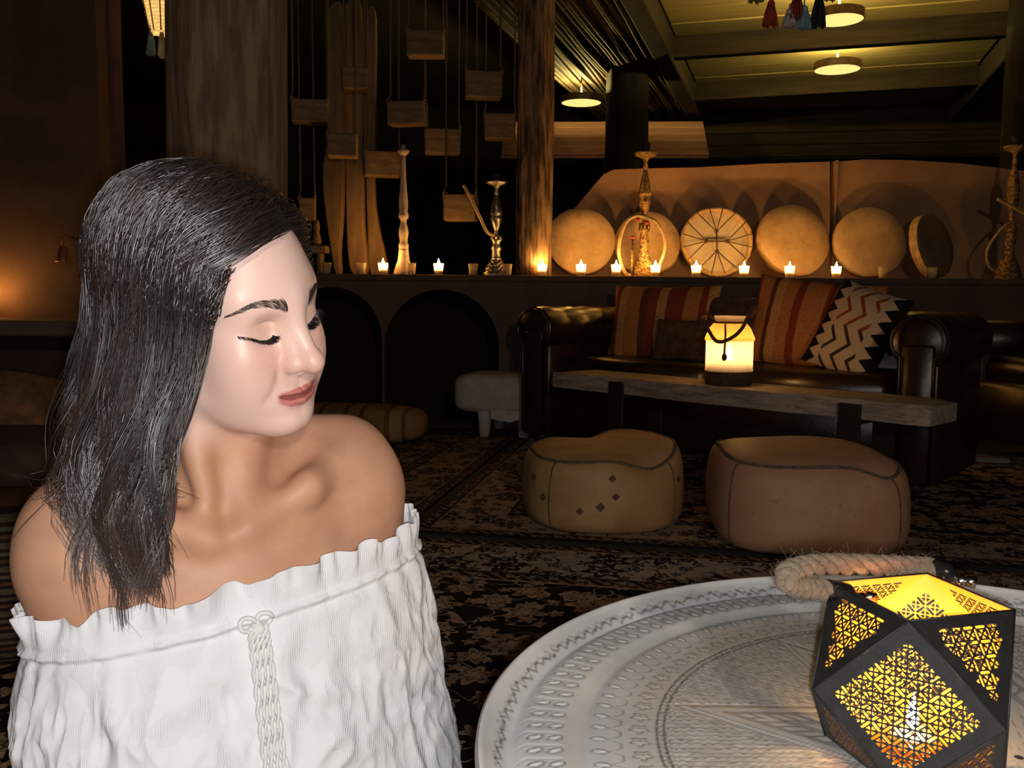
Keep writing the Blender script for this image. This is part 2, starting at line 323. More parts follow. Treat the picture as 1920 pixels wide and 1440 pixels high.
def drum(px, Y, wpx, label, tilt=0.22, yaw=0.0, back=False, hide=0, hy=None):
    r = wpx / 2 / FPX * Y; base = at(px, 517, Y)
    t = empty('frame_drum', (base[0], Y, LZ), 0, label, 'drum', 'frame drums leaning on the adobe wall')
    R = rotz(yaw) @ np.array([[1, 0, 0], [0, math.cos(tilt), math.sin(tilt)], [0, -math.sin(tilt), math.cos(tilt)]]) # leaning back
    A = np.array([[1, 0, 0], [0, 0, -1.0], [0, 1.0, 0]])    # drum axis z -> -y (towards the room)
    Q = R @ A; d = 0.055; n = 56; ph = random.uniform(0, 6)
    wob = lambda th, z: 1 + 0.010 * np.sin(3 * th + ph) + 0.006 * np.sin(7 * th + 2 * ph) + 0.008 * np.sin(23 * th + ph)
    c = np.array([0, 0, 0]) + R @ np.array([0, 0, r]) + np.array([0, 0, 0.003 + abs(math.sin(tilt)) * d * 0.5])
    if not back:
        o = MB().lathe([(r * 0.955, -d / 2), (r * 0.99, -d / 2), (r, d / 2 - 0.012), (r * 0.985, d / 2)], n, c, Q, False, wob).build('hoop', M_hoopl, t)
        MB().lathe([(r * 0.99, d / 2 - 0.006), (r * 0.97, d / 2 + 0.001), (r * 0.6, d / 2 + 0.002), (0.001, d / 2 + 0.001)], n, c, Q, False, wob).build('skin', M_hides[hide], t)
    else:
        MB().lathe([(r * 0.90, -d / 2), (r, -d / 2), (r * 1.0, d / 2), (r * 0.90, d / 2), (r * 0.90, -d / 2)], n, c, Q, False, wob).build('hoop', M_hoopl, t)
        MB().lathe([(r * 0.93, -d / 2 + 0.004), (0.001, -d / 2 + 0.006)], n, c, Q, False).build('skin', emis_skin, t)
        zc = d / 2 * 0.55
        for k in range(16):
            a = k * PI / 8 + 0.2; b = round(a / (PI / 2)) * PI / 2; q0 = np.array([math.cos(b) * r * 0.28, math.sin(b) * r * 0.28, zc]); q1 = np.array([math.cos(a) * r * 0.97, math.sin(a) * r * 0.97, d / 2])
            MB().tube([c + Q @ q0, c + Q @ q1], 0.0032, 5).build('lacing', M_lace, t)
        for b in (0, PI / 2):
            q0 = np.array([math.cos(b) * r * 0.30, math.sin(b) * r * 0.30, zc]); MB().tube([c + Q @ q0, c - Q @ (q0 * [1, 1, -1])], 0.006, 6).build('grip_cord', M_lace, t)
        for k in range(4): q0 = np.array([math.cos(k * PI / 2) * r * 0.29, math.sin(k * PI / 2) * r * 0.29, zc]); MB().ball(c + Q @ q0, 0.013, 8, 6).build('knot', M_lace, t)
    return t
emis_skin = hide_mat('pale_skin', (0.66, 0.54, 0.37), (0.54, 0.41, 0.25))
DY = LY + 0.36
drum(1090, DY, 130, 'leftmost frame drum with smooth tan hide beside the log column', 0.26, 0.05)
drum(1213, DY + 0.05, 124, 'frame drum standing behind the brass hookah', 0.24, -0.05)
drum(1345, DY, 134, 'frame drum turned to show its laced back and cross grip', 0.26, 0.0, True)
drum(1494, DY, 142, 'tan frame drum right of the laced one, its edge lit by two candles', 0.30, 0.18)
drum(1632, DY + 0.03, 136, 'fifth frame drum from the log column, right of the wall batten', 0.24, -0.06)
drum(1756, DY, 122, 'dark hide frame drum at the right end of the row, turned away', 0.22, 0.62, False, 1)
# ------------------------------------------------------------------ candles
M_wax = mat('candle_wax', (0.86, 0.70, 0.45), (0.78, 0.60, 0.36), 10, 0.5, Subsurface_Weight=0.5, Subsurface_Radius=(0.02, 0.01, 0.004), Subsurface_Scale=1.0)
M_waxcold = mat('cold_wax', (0.75, 0.68, 0.58), (0.66, 0.58, 0.48), 10, 0.5)
M_flame = emis('flame', (1.0, 0.52, 0.13), 620)
M_wick = mat('wick', (0.02, 0.015, 0.01), rough=0.9)
def milky(name, col, thru=0.35):
    m, t, b = begin(name); out = t.nodes['Material Output']; tl = nod(t, 'ShaderNodeBsdfTranslucent'); tl.inputs[0].default_value = (*col, 1); tp = nod(t, 'ShaderNodeBsdfTransparent'); tp.inputs[0].default_value = (*col, 1)
    P(b, Base_Color=col, Roughness=0.2); m1 = nod(t, 'ShaderNodeMixShader'); m1.inputs[0].default_value = 0.72; t.links.new(b.outputs[0], m1.inputs[1]); t.links.new(tl.outputs[0], m1.inputs[2])
    m2 = nod(t, 'ShaderNodeMixShader'); m2.inputs[0].default_value = thru; t.links.new(m1.outputs[0], m2.inputs[1]); t.links.new(tp.outputs[0], m2.inputs[2]); t.links.new(m2.outputs[0], out.inputs[0]); return m
M_glass = milky('votive_glass', (0.92, 0.84, 0.68), 0.25)
def candle_thing(lit):
    t = empty('votive_candle'); r = 0.031; h = 0.068
    MB().lathe([(r * 0.78, 0.0), (r * 0.86, h * 0.5), (r, h), (r * 0.93, h), (r * 0.80, h * 0.5), (r * 0.72, 0.004), (0.001, 0.004)], 20).build('glass_cup', M_glass, t)
    MB().lathe([(r * 0.70, 0.005), (r * 0.74, 0.030), (r * 0.5, 0.029), (0.001, 0.028)], 18).build('wax', M_wax if lit else M_waxcold, t)
    MB().tube([(0, 0, 0.026), (0.001, 0, 0.038)], 0.0014, 5).build('wick', M_wick, t)
    if lit: MB().lathe([(0.0005, 0.036), (0.0085, 0.046), (0.0105, 0.057), (0.0080, 0.072), (0.0032, 0.086), (0.0003, 0.096)], 12).build('flame', M_flame, t)
    return t
proto = {True: candle_thing(True), False: candle_thing(False)}; used = set()
CL = [(613, 0, 'on the far left of the ledge under the small wooden shelf'), (677, 0, 'in front of the tall brown boards'), (718, 1, 'left of the white candlestick'), (771, 0, 'touching the foot of the white candlestick on its right'),
      (822, 1, 'alone between the white candlestick and the silver hookah'), (887, 0, 'left of the silver hookah'), (951, 0, 'between the silver hookah and the log column'), (1016, 1, 'at the foot of the log column'),
      (1089, 1, 'in front of the leftmost drum'), (1155, 1, 'between the leftmost drum and the brass hookah'), (1229, 1, 'right beside the base of the brass hookah'), (1305, 1, 'at the lower left of the laced drum'),
      (1396, 1, 'at the lower right of the laced drum'), (1480, 1, 'in front of the tan drum right of the laced one'), (1567, 1, 'below the wall batten'), (1655, 0, 'in front of the fifth drum'), (1749, 0, 'in front of the dark hide drum')]
for px, lit, where in CL:
    o = proto[bool(lit)]
    if lit in used: o = copy_tree(o)
    used.add(lit); q = at(px, 518, LY + 0.06); o.location = (q[0], LY + 0.06 + random.uniform(-0.01, 0.015), LZ); o.rotation_euler = (0, 0, random.uniform(0, 6))
    tag(o, ('lit votive candle ' if lit else 'unlit votive candle ') + where, 'candle', 'votive candles on the ledge')
# ------------------------------------------------------------------ hookahs
M_red = mat('red_tassel', (0.45, 0.04, 0.02), (0.30, 0.02, 0.015), 60, 0.85, bumpy=0.5)
M_hose = mat('hose_cloth', (0.62, 0.42, 0.22), (0.45, 0.28, 0.13), 80, 0.7, bumpy=0.5)
def hookah(px, Y, H, label, m, hose=None, red=True, bowl=True, s=1.0):
    q = at(px, 518, Y); t = empty('hookah', (q[0], Y, LZ), 0, label, 'hookah')
    k = H / 0.84
    lat = lambda th, z: 1 + 0.085 * np.sign(np.sin(9 * th)) * np.sign(np.sin(z * 260)) if (z < 0.13 or 0.42 < z < 0.66) else 1.0
    def prof(pts): return [(r * s, z * k) for r, z in pts]
    fine = lambda p: [(np.interp(z, [a[1] for a in p], [a[0] for a in p]), z) for z in np.linspace(p[0][1], p[-1][1], 40)]
    MB().lathe(prof(fine([(0.074, 0), (0.072, 0.02), (0.060, 0.06), (0.050, 0.10), (0.036, 0.14)])), 36, mod=lat).build('base', m, t)
    MB().lathe(prof([(0.036, 0.14), (0.030, 0.16), (0.026, 0.22), (0.034, 0.24), (0.026, 0.27), (0.024, 0.30), (0.036, 0.32), (0.030, 0.33)]), 24).build('vase_neck', m, t)
    for i in range(8):
        a = i * PI / 4; MB().tube([(0.028 * s * math.cos(a), 0.028 * s * math.sin(a), 0.32 * k), (0.030 * s * math.cos(a), 0.030 * s * math.sin(a), 0.365 * k)], 0.006 * s, 6).build('collar_rib', m, t)
    MB().lathe(prof(fine([(0.012, 0.33), (0.014, 0.41), (0.022, 0.44), (0.036, 0.51), (0.030, 0.53), (0.037, 0.56), (0.030, 0.62), (0.018, 0.68), (0.011, 0.72)])), 30, mod=lat).build('stem', m, t)
    if bowl:
        MB().lathe(prof([(0.011, 0.72), (0.016, 0.74), (0.010, 0.77), (0.020, 0.795), (0.062, 0.815), (0.074, 0.835), (0.070, 0.836), (0.055, 0.822), (0.002, 0.812)]), 30).build('ash_plate', m, t)
        MB().lathe(prof([(0.012, 0.812), (0.016, 0.84), (0.026, 0.87), (0.028, 0.90), (0.020, 0.90), (0.002, 0.87)]), 20).build('bowl', mat('clay_bowl', (0.03, 0.022, 0.018), rough=0.8), t)
    if hose:
        for path, r in hose: MB().tube(spline(np.array(path) * [s, s, k], 48), r, 8).build('hose', M_hose, t)
    if red:
        for x, z in ((-0.045, 0.385), (0.012, 0.365), (-0.075, 0.265)): MB().ball((x * s, -0.03, z * k), (0.014, 0.012, 0.012), 10, 7).build('tassel_ball', M_red, t)
        MB().tube([(-0.075 * s, -0.03, 0.255 * k), (-0.078 * s, -0.035, 0.0)], 0.008, 8).build('mouthpiece', M_gold, t)
    return t
hk = [([(0.02, -0.01, 0.40), (-0.06, -0.03, 0.41), (-0.12, -0.04, 0.36), (-0.155, -0.05, 0.24), (-0.155, -0.05, 0.13), (-0.12, -0.05, 0.03), (-0.085, -0.06, 0.006)], 0.011),
      ([(0.02, -0.01, 0.40), (0.07, -0.03, 0.37), (0.115, -0.04, 0.28), (0.12, -0.05, 0.18), (0.09, -0.05, 0.08), (0.06, -0.06, 0.03)], 0.009)]
hookah(1206, LY + 0.20, (at(1206, 285, LY + 0.20)[2] - LZ) , 'brass lattice hookah standing before the second drum', M_gold, hk)
hookah(1890, LY + 0.20, (at(1890, 285, LY + 0.20)[2] - LZ) * 1.05, 'brass lattice hookah at the right edge with a hose across it', M_gold,
       [([(0.01, -0.02, 0.36), (-0.06, -0.05, 0.34), (-0.13, -0.06, 0.26), (-0.17, -0.06, 0.17), (-0.15, -0.06, 0.08), (-0.08, -0.06, 0.04)], 0.009),
        ([(-0.13, -0.07, 0.50), (-0.05, -0.07, 0.46), (0.04, -0.07, 0.41), (0.12, -0.06, 0.36)], 0.011)], False)
hookah(930, LY + 0.16, (at(930, 340, LY + 0.16)[2] - LZ), 'dark silver hookah left of the log column', M_silver,
       [([(0.0, -0.02, 0.36), (-0.05, -0.04, 0.38), (-0.10, -0.04, 0.52), (-0.16, -0.03, 0.70), (-0.20, -0.02, 0.80)], 0.010)], False)
# ------------------------------------------------------------------ white candlestick
t = empty('candlestick', (*at(757, 515, LY + 0.14)[:2], LZ), 0, 'tall turned whitewashed wooden candlestick on the ledge', 'candlestick')
Hc_ = at(757, 272, LY + 0.14)[2] - LZ
M_white = mat('whitewash', (0.60, 0.45, 0.34), (0.48, 0.34, 0.25), 30, 0.8, bumpy=0.3)
pp = [(0.062, 0), (0.060, 0.02), (0.050, 0.05), (0.036, 0.09), (0.030, 0.15), (0.030, 0.16)]
MB().lathe([(r, z * Hc_ / 0.8) for r, z in pp], 28).build('foot', M_white, t)
pp = [(0.030, 0.15), (0.033, 0.17), (0.034, 0.19), (0.026, 0.20), (0.028, 0.23), (0.034, 0.26), (0.030, 0.29), (0.020, 0.32), (0.020, 0.34), (0.034, 0.355), (0.034, 0.375), (0.028, 0.39), (0.032, 0.45), (0.024, 0.52), (0.019, 0.60), (0.016, 0.70), (0.016, 0.745)]
MB().lathe([(r * 0.9, z * Hc_ / 0.8) for r, z in pp], 28).build('shaft', M_white, t)
MB().lathe([(r, z * Hc_ / 0.8) for r, z in [(0.016, 0.735), (0.030, 0.75), (0.040, 0.765), (0.030, 0.77), (0.014, 0.775), (0.012, 0.80), (0.003, 0.80)]], 28).build('drip_cup', M_white, t)
# ------------------------------------------------------------------ tall boards, small shelf and figures behind the woman's face
M_board = mat('brown_board', (0.26, 0.150, 0.062), (0.17, 0.092, 0.038), 6, 0.75, bumpy=0.2, stretch=(4, 4, 0.6))
def board(px_poly, Y, th, label):
    p0 = at(px_poly[0][0], px_poly[0][1], Y); P2 = [(at(x, y, Y)[0] - p0[0], at(x, y, Y)[2] - LZ) for x, y in px_poly]
    P2 = [(a, max(b, 0.0)) for a, b in P2]; P3 = spline([(a, b, 0) for a, b in P2 + P2[:1]], len(P2) * 4 + 1)[:-1, :2]
    P3[:, 1] = np.maximum(P3[:, 1], 0)
    o = MB().prism(P3, th, (0, 0, 0)).build('carved_board', M_board, None, sm=False); o.location = (p0[0], Y, LZ)
    m_ = o.modifiers.new('bevel', 'BEVEL'); m_.width = th * 0.4; m_.segments = 3; tag(o, label, 'board', 'tall boards standing on the ledge'); return o
board([(610, 20), (642, 20), (642, 300), (641, 400), (636, 470), (638, 512), (628, 512), (620, 470), (611, 410), (604, 330), (612, 240)], LY + 0.24, 0.10, 'narrow waisted brown board lit by a candle, behind the woman\'s forehead')
board([(646, 10), (676, 10), (680, 300), (682, 420), (688, 512), (662, 514), (652, 480), (648, 380), (646, 240)], LY + 0.34, 0.09, 'middle one of three tall brown boards on the ledge')
board([(682, 30), (704, 30), (702, 330), (710, 420), (728, 514), (694, 514), (688, 420), (684, 260)], LY + 0.44, 0.07, 'darkest tall board with a flared foot, left of the candlestick')
t = empty('small_shelf', (*at(588, 510, LY + 0.20)[:2], LZ), 0, 'small wooden shelf on the ledge behind the woman\'s forehead', 'shelf')
sz = at(588, 468, LY + 0.2)[2] - LZ
MB().box((-0.02, 0, sz), (0.22, 0.12, 0.045), None, 0.006).build('shelf_board', M_board, t, sm=False)
for x in (-0.09, 0.045): MB().box((x, 0, sz / 2 - 0.01), (0.025, 0.10, sz - 0.025), None, 0.004).build('shelf_leg', M_board, t, sm=False)
for i, (px, lab) in enumerate(((575, 'pale carved wooden figure leaning on the small shelf'), (594, 'dark carved wooden figure on the small shelf'))):
    q = at(px, 466, LY + 0.2); o = MB().lathe([(0.022, 0), (0.030, 0.02), (0.024, 0.05), (0.016, 0.07), (0.022, 0.09), (0.018, 0.12), (0.004, 0.135)], 16).build('carved_figure', M_board, None); o.location = (q[0], LY + 0.2, LZ + sz + 0.0225); o.scale = (1, 1, 0.8 + 0.4 * i); tag(o, lab, 'figure')
# ------------------------------------------------------------------ hanging wooden blocks
M_block = mat('hung_block', (0.27, 0.165, 0.085), (0.19, 0.11, 0.055), 12, 0.85, bumpy=0.4, stretch=(1, 4, 4))
M_rope = mat('thin_rope', (0.30, 0.19, 0.10), (0.20, 0.12, 0.06), 90, 0.9, bumpy=0.4)
BL = [((764, 60, 833, 108), 'topmost'), ((643, 128, 690, 170), 'small pale'), ((548, 188, 615, 232), 'leftmost'), ((729, 192, 800, 236), 'central'), ((615, 253, 670, 296), 'block over the narrow waisted board'), ((683, 285, 750, 332), 'block'), ((797, 243, 862, 290), 'block'),
      ((873, 136, 940, 186), 'block'), ((909, 215, 966, 263), 'block'), ((834, 365, 895, 415), 'lowest'), ((562, 372, 592, 414), 'half hidden')]
BLAB = ['topmost hanging wooden block of the rope curtain', 'small pale hanging block left of centre, under two short ropes', 'leftmost hanging wooden block, beside the timber column', 'hanging block straight above the white candlestick, second row',
        'hanging block in front of the narrow waisted board', 'hanging block touching the top of the white candlestick', 'hanging block to the right of the candlestick top', 'upper hanging block nearest the log column', 'hanging block close against the log column',
        'lowest hanging block, left of the silver hookah', 'hanging block half hidden by the woman\'s hair']
for i, ((x0, y0, x1, y1), _) in enumerate(BL):
    Y = LY + 0.085 + 0.135 * (0, 1, 0, 1, 0, 2, 3, 1, 2, 2, 1)[i]; a = at(x0, y0, Y); b = at(x1, y1, Y); w = b[0] - a[0]; h = a[2] - b[2]
    t = empty('hanging_block', ((a[0] + b[0]) / 2, Y, b[2]), random.uniform(-0.25, 0.25), BLAB[i], 'wooden block', 'wooden blocks hanging on ropes')
    MB().box((0, 0, h / 2), (w, 0.11, h), None, 0.008).build('block', M_block, t, sm=False)
    for s_ in (-1, 1):
        x = s_ * (w / 2 - 0.006); top = 3.28 - b[2]
        MB().tube([(x, 0.0, h * 0.2), (x + s_ * 0.008, -0.05, h + 0.004), (x, 0, h + 0.05), (x, 0, top)], 0.006, 6).build('rope', M_rope, t)
        MB().ball((x, 0, h + 0.012), (0.013, 0.013, 0.010), 8, 6).build('rope_knot', M_rope, t)
# ------------------------------------------------------------------ tasselled lamp at the top, woven lamp at the left
M_wick1 = mat('wicker', (0.50, 0.33, 0.14), (0.38, 0.24, 0.09), 60, 0.7)
tq = at(1490, -40, 3.3)
t = empty('tassel_lamp', tq, 0, 'wicker ring lamp hung with coloured tassels at the top edge', 'lamp')
rg_ = 0.20
MB().tube([(rg_ * math.cos(a), rg_ * math.sin(a), 0.07) for a in np.linspace(0, 2 * PI, 48)], 0.010, 7).build('ring', M_wick1, t)
for k in range(3): MB().tube([((rg_ - 0.012 * k) * math.cos(a), (rg_ - 0.012 * k) * math.sin(a), 0.105 + 0.03 * k + 0.006 * math.sin(9 * a + k)) for a in np.linspace(0, 2 * PI, 60)], 0.005, 6).build('wicker_band', M_wick1, t)
for k in range(30): a = k * PI / 15; MB().tube([(rg_ * math.cos(a), rg_ * math.sin(a), 0.07), (0.13 * math.cos(a + 0.15), 0.13 * math.sin(a + 0.15), 0.30)], 0.004, 5).build('wicker_rod', M_wick1, t)
def tassel(mb, c, L, r, seed):
    rng = np.random.default_rng(seed)
    mb.tube([c + [0, 0, 0.03], c], 0.003, 5); mb.ball(c, (r * 0.5, r * 0.5, r * 0.55), 10, 7)
    for k in range(46):
        a = rng.uniform(0, 2 * PI); q = rng.uniform(0.2, 1.0); e = np.array([math.cos(a), math.sin(a), 0])
        mb.tube([c + e * r * 0.35 * q, c + e * r * 0.75 * q - [0, 0, L * 0.4], c + e * r * q * rng.uniform(0.85, 1.1) - [0, 0, L * rng.uniform(0.85, 1.0)]], 0.0032, 4)
TS = [(1446, 8, 0.075, (0.42, 0.05, 0.02), 'dark red tassel'), (1481, 24, 0.05, (0.55, 0.45, 0.42), 'off-white tassel'), (1494, -8, 0.085, (0.26, 0.03, 0.012), 'brown red tassel'), (1508, 18, 0.065, (0.25, 0.45, 0.50), 'pale blue tassel'), (1536, -4, 0.10, (0.020, 0.022, 0.026), 'black tassel'), (1420, -30, 0.06, (0.3, 0.2, 0.05), 'ochre tassel'), (1560, -34, 0.06, (0.10, 0.16, 0.2), 'slate tassel')]
for i, (px, py, L, c_, lab) in enumerate(TS):
    m_ = mat('tassel_%d' % i, c_, tuple(x * 0.6 for x in c_), 90, 0.9); mb = MB(); q = at(px, py, 3.3 - rg_ * math.sqrt(max(0, 1 - ((px - 1490) / 104) ** 2)) * 0.98) - tq
    tassel(mb, q, L, 0.026, i); o = mb.build('tassel', m_, t); o['label'] = lab
MB().tube([(0, 0, 0.3), (0, 0, 3.26 - tq[2])], 0.006, 6).build('cord', M_rope, t)
# woven lamp
wq = at(303, 62, 3.35)
t = empty('woven_lamp', wq, 0, 'glowing woven fish-trap lamp beside the timber column', 'lamp')
def weave():
    m, tr, b = begin('lit_weave'); P(b, Base_Color=(0.62, 0.40, 0.16), Roughness=0.7, Emission_Color=(1.0, 0.60, 0.18, 1), Emission_Strength=0.75); return m
M_weave = weave()
Rf = lambda z: np.interp(z, [0, 0.10, 0.25, 0.45], [0.036, 0.055, 0.085, 0.13])
for k in range(34):
    z = 0.012 * k; r = Rf(z); MB().tube([(r * math.cos(a), r * math.sin(a), z + 0.002 * math.sin(6 * a + k * 1.7)) for a in np.linspace(0, 2 * PI, 32)], 0.0052, 5).build('woven_ring', M_weave, t)
for k in range(10):
    a = k * PI / 5; MB().tube([((Rf(z) + 0.004) * math.cos(a), (Rf(z) + 0.004) * math.sin(a), z) for z in np.linspace(0, 0.42, 9)], 0.0025, 5).build('stake', M_rope, t)
MB().lathe([(0.030, 0.005), (0.048, 0.10), (0.075, 0.25), (0.105, 0.40)], 24, caps=False).build('inner_glow', emis('lamp_glow', (1.0, 0.55, 0.15), 1.3), t)
for i, (dx, L, c_) in enumerate(((-0.028, 0.075, (0.22, 0.30, 0.24)), (0.012, 0.085, (0.62, 0.42, 0.16)), (0.034, 0.06, (0.5, 0.4, 0.3)))):
    mb = MB(); tassel(mb, np.array([dx, -0.03, -0.012]), L, 0.016, 20 + i); mb.build('tassel', mat('ltassel_%d' % i, c_, rough=0.9), t)
MB().tube([(0, 0, 0.4), (0, 0, 3.26 - wq[2])], 0.005, 6).build('cord', M_rope, t)
# candle ledge at the far left, its flame just outside the picture
lq = at(15, 600, 3.55)
t = slab('trim_3', (lq[0] - 0.05, 3.72, lq[2] - 0.03), (1.1, 0.5, 0.06), M_ledge, None, 0.01); struct(t, 'low ledge in front of the left wall')
o = copy_tree(proto[True]); o.location = (at(-62, 590, 3.70)[0], 3.78, lq[2]); tag(o, 'lit votive candle on the low ledge at the left edge', 'candle')
q = at(118, 475, 3.78); o = empty('added_bell_shape', (q[0], 3.78, q[2]), 0, 'small copper bell on a hook at the left wall, beside the woman\'s hair', 'bell')  # bell shape made up to stand for a small orange spot
M_cop = mat('copper', (0.42, 0.17, 0.07), (0.25, 0.09, 0.04), 20, 0.4, 0.6)
MB().lathe([(0.032, -0.035), (0.030, -0.03), (0.024, 0.0), (0.016, 0.022), (0.004, 0.032)], 20).build('bell_body', M_cop, o)
MB().tube(spline([(0, 0, 0.03), (0, 0.0, 0.06), (0, 0.04, 0.075), (0, 0.14, 0.06)], 12), 0.004, 6).build('hook', M_cop, o)
# ================================================================== rugs
def rug_mat(name, lx, ly, field, motif, border, bw, seed):
    m, t, b = begin(name); co = obco(t); sx = nod(t, 'ShaderNodeSeparateXYZ'); t.links.new(co, sx.inputs[0]); X, Y = sx.outputs[0], sx.outputs[1]
    ex = math_(t, 'SUBTRACT', lx, math_(t, 'ABSOLUTE', X)); ey = math_(t, 'SUBTRACT', ly, math_(t, 'ABSOLUTE', Y)); d = math_(t, 'MINIMUM', ex, ey)
    wob = noise(t, co, 40, 3); cow = vmath(t, 'ADD', co, vmath(t, 'SCALE', nod(t, 'ShaderNodeTexNoise').outputs[1], (0, 0, 0), 0.0))
    def flowers(scale, petals, r0, sd, amp=0.28):
        v = nod(t, 'ShaderNodeTexVoronoi', voronoi_dimensions='2D', feature='F1'); v.inputs['Scale'].default_value = scale; v.inputs['Randomness'].default_value = 0.75
        c2 = vmath(t, 'ADD', co, (sd * 3.1, sd * 1.7, 0)); t.links.new(c2, v.inputs['Vector'])
        pos = vmath(t, 'SUBTRACT', vmath(t, 'SCALE', c2, (0, 0, 0), scale), vmath(t, 'SCALE', v.outputs['Position'], (0, 0, 0), scale))
        s2 = nod(t, 'ShaderNodeSeparateXYZ'); t.links.new(pos, s2.inputs[0]); th = math_(t, 'ARCTAN2', s2.outputs[1], s2.outputs[0]); r = math_(t, 'SQRT', math_(t, 'ADD', math_(t, 'POWER', s2.outputs[0], 2.0), math_(t, 'POWER', s2.outputs[1], 2.0)))
        rc_ = nod(t, 'ShaderNodeSeparateColor'); t.links.new(v.outputs['Color'], rc_.inputs[0])
        lim = math_(t, 'MULTIPLY', math_(t, 'ADD', 1.0, math_(t, 'MULTIPLY', math_(t, 'COSINE', math_(t, 'ADD', math_(t, 'MULTIPLY', th, petals), math_(t, 'MULTIPLY', rc_.outputs[1], 6.0))), amp)), math_(t, 'MULTIPLY', r0, math_(t, 'ADD', 0.55, math_(t, 'MULTIPLY', rc_.outputs[0], 0.65))))
        lim = math_(t, 'ADD', lim, math_(t, 'MULTIPLY', math_(t, 'SUBTRACT', wob, 0.5), 0.16))
        q = math_(t, 'DIVIDE', r, lim)
        return smooth(t, q, 1.04, 0.92), q
    f1, q1 = flowers(6.5, 6, 0.33, seed); f2, q2 = flowers(13, 5, 0.27, seed + 1); f3, q3 = flowers(4.2, 9, 0.24, seed + 2, 0.16); f4, q4 = flowers(26, 4, 0.30, seed + 3)
    vn = noise(t, co, 9, 2, 0.5, 0.6); vine = smooth(t, math_(t, 'ABSOLUTE', math_(t, 'SUBTRACT', vn, 0.5)), 0.012, 0.006)
    tone = smooth(t, noise(t, co, 30, 4), 0.35, 0.65); lightc = mixc(t, tone, (*motif, 1), tuple(x * 0.62 for x in motif) + (1,))
    fld = mixc(t, vine, (*field, 1), lightc)
    for f, q in ((f2, q2), (f1, q1), (f3, q3)):
        ring = smooth(t, math_(t, 'ABSOLUTE', math_(t, 'SUBTRACT', q, 0.55)), 0.10, 0.05)
        fld = mixc(t, f, fld, mixc(t, math_(t, 'MULTIPLY', ring, 0.75), lightc, (*field, 1)))
    bg = mixc(t, tone, (*border, 1), tuple(x * 0.80 for x in border) + (1,)); dk = (*[x * 1.8 for x in field], 1)
    bfl = mixc(t, smooth(t, math_(t, 'ABSOLUTE', math_(t, 'SUBTRACT', vn, 0.5)), 0.012, 0.006), bg, dk)
    for f, q in ((f2, q2), (f1, q1)):
        rim_ = math_(t, 'MULTIPLY', f, smooth(t, math_(t, 'ABSOLUTE', math_(t, 'SUBTRACT', q, 0.78)), 0.26, 0.14)); core = smooth(t, q, 0.42, 0.30)
        bfl = mixc(t, rim_, bfl, dk); bfl = mixc(t, core, bfl, dk)
    guard = mixc(t, f4, dk, lightc); guard = mixc(t, smooth(t, math_(t, 'SINE', math_(t, 'MULTIPLY', math_(t, 'ADD', X, Y), 150)), 0.3, 0.6), guard, mixc(t, 0.5, dk, lightc))
    st = lambda x: math_(t, 'GREATER_THAN', d, x)
    col = (*[x * 0.7 for x in field], 1)
    for x, c in ((0.006, guard), (0.046, dk), (0.054, lightc), (0.062, bfl), (bw - 0.085, dk), (bw - 0.075, guard), (bw - 0.02, lightc), (bw - 0.008, fld)): col = mixc(t, st(x), col, c)
    fine = noise(t, co, 260, 3); col = mixc(t, math_(t, 'MULTIPLY', smooth(t, fine, 0.35, 0.7), 0.18), col, (0.02, 0.012, 0.008, 1))
    P(b, Base_Color=col, Roughness=0.95, Specular_IOR_Level=0.1); bump(t, b, fine, 0.5, 0.004); return m
RA = math.radians(-11)
def rug(name, corner, lx, ly, sx, sy, mat_, label, th=0.008):
    R = rotz(RA); c = corner + R @ np.array([sx * lx, sy * ly, 0])
    o = MB().box((0, 0, th / 2), (2 * lx, 2 * ly, th), None, 0.003).build(name, mat_, None, sm=False); o.location = (c[0], c[1], 0.0); o.rotation_euler = (0, 0, RA); tag(o, label, 'rug'); return o
e0 = pz(790, 1011, 0.0); e1 = pz(790, 1000, 0.0); R_ = rotz(RA)
rug('oriental_rug', e0 + R_ @ np.array([-1.15, 0, 0]), 1.7, 1.25, 1, -1, rug_mat('rug_near', 1.7, 1.25, (0.016, 0.010, 0.008), (0.60, 0.38, 0.24), (0.62, 0.46, 0.34), 0.40, 1.0), 'near oriental rug with a black floral field and beige border, under the tray')
rug('oriental_rug', e1 + R_ @ np.array([-0.04, 0.006, 0]), 1.6, 1.05, 1, 1, rug_mat('rug_far', 1.6, 1.05, (0.022, 0.013, 0.010), (0.50, 0.32, 0.20), (0.50, 0.35, 0.24), 0.36, 4.0), 'far oriental rug under the two leather poufs')
rug('oriental_rug', e1 + R_ @ np.array([-0.07, 0.006, 0]), 1.2, 1.05, -1, 1, rug_mat('rug_left', 1.2, 1.05, (0.020, 0.012, 0.009), (0.42, 0.26, 0.16), (0.40, 0.27, 0.18), 0.36, 8.0), 'left oriental rug running under the white covered bench')
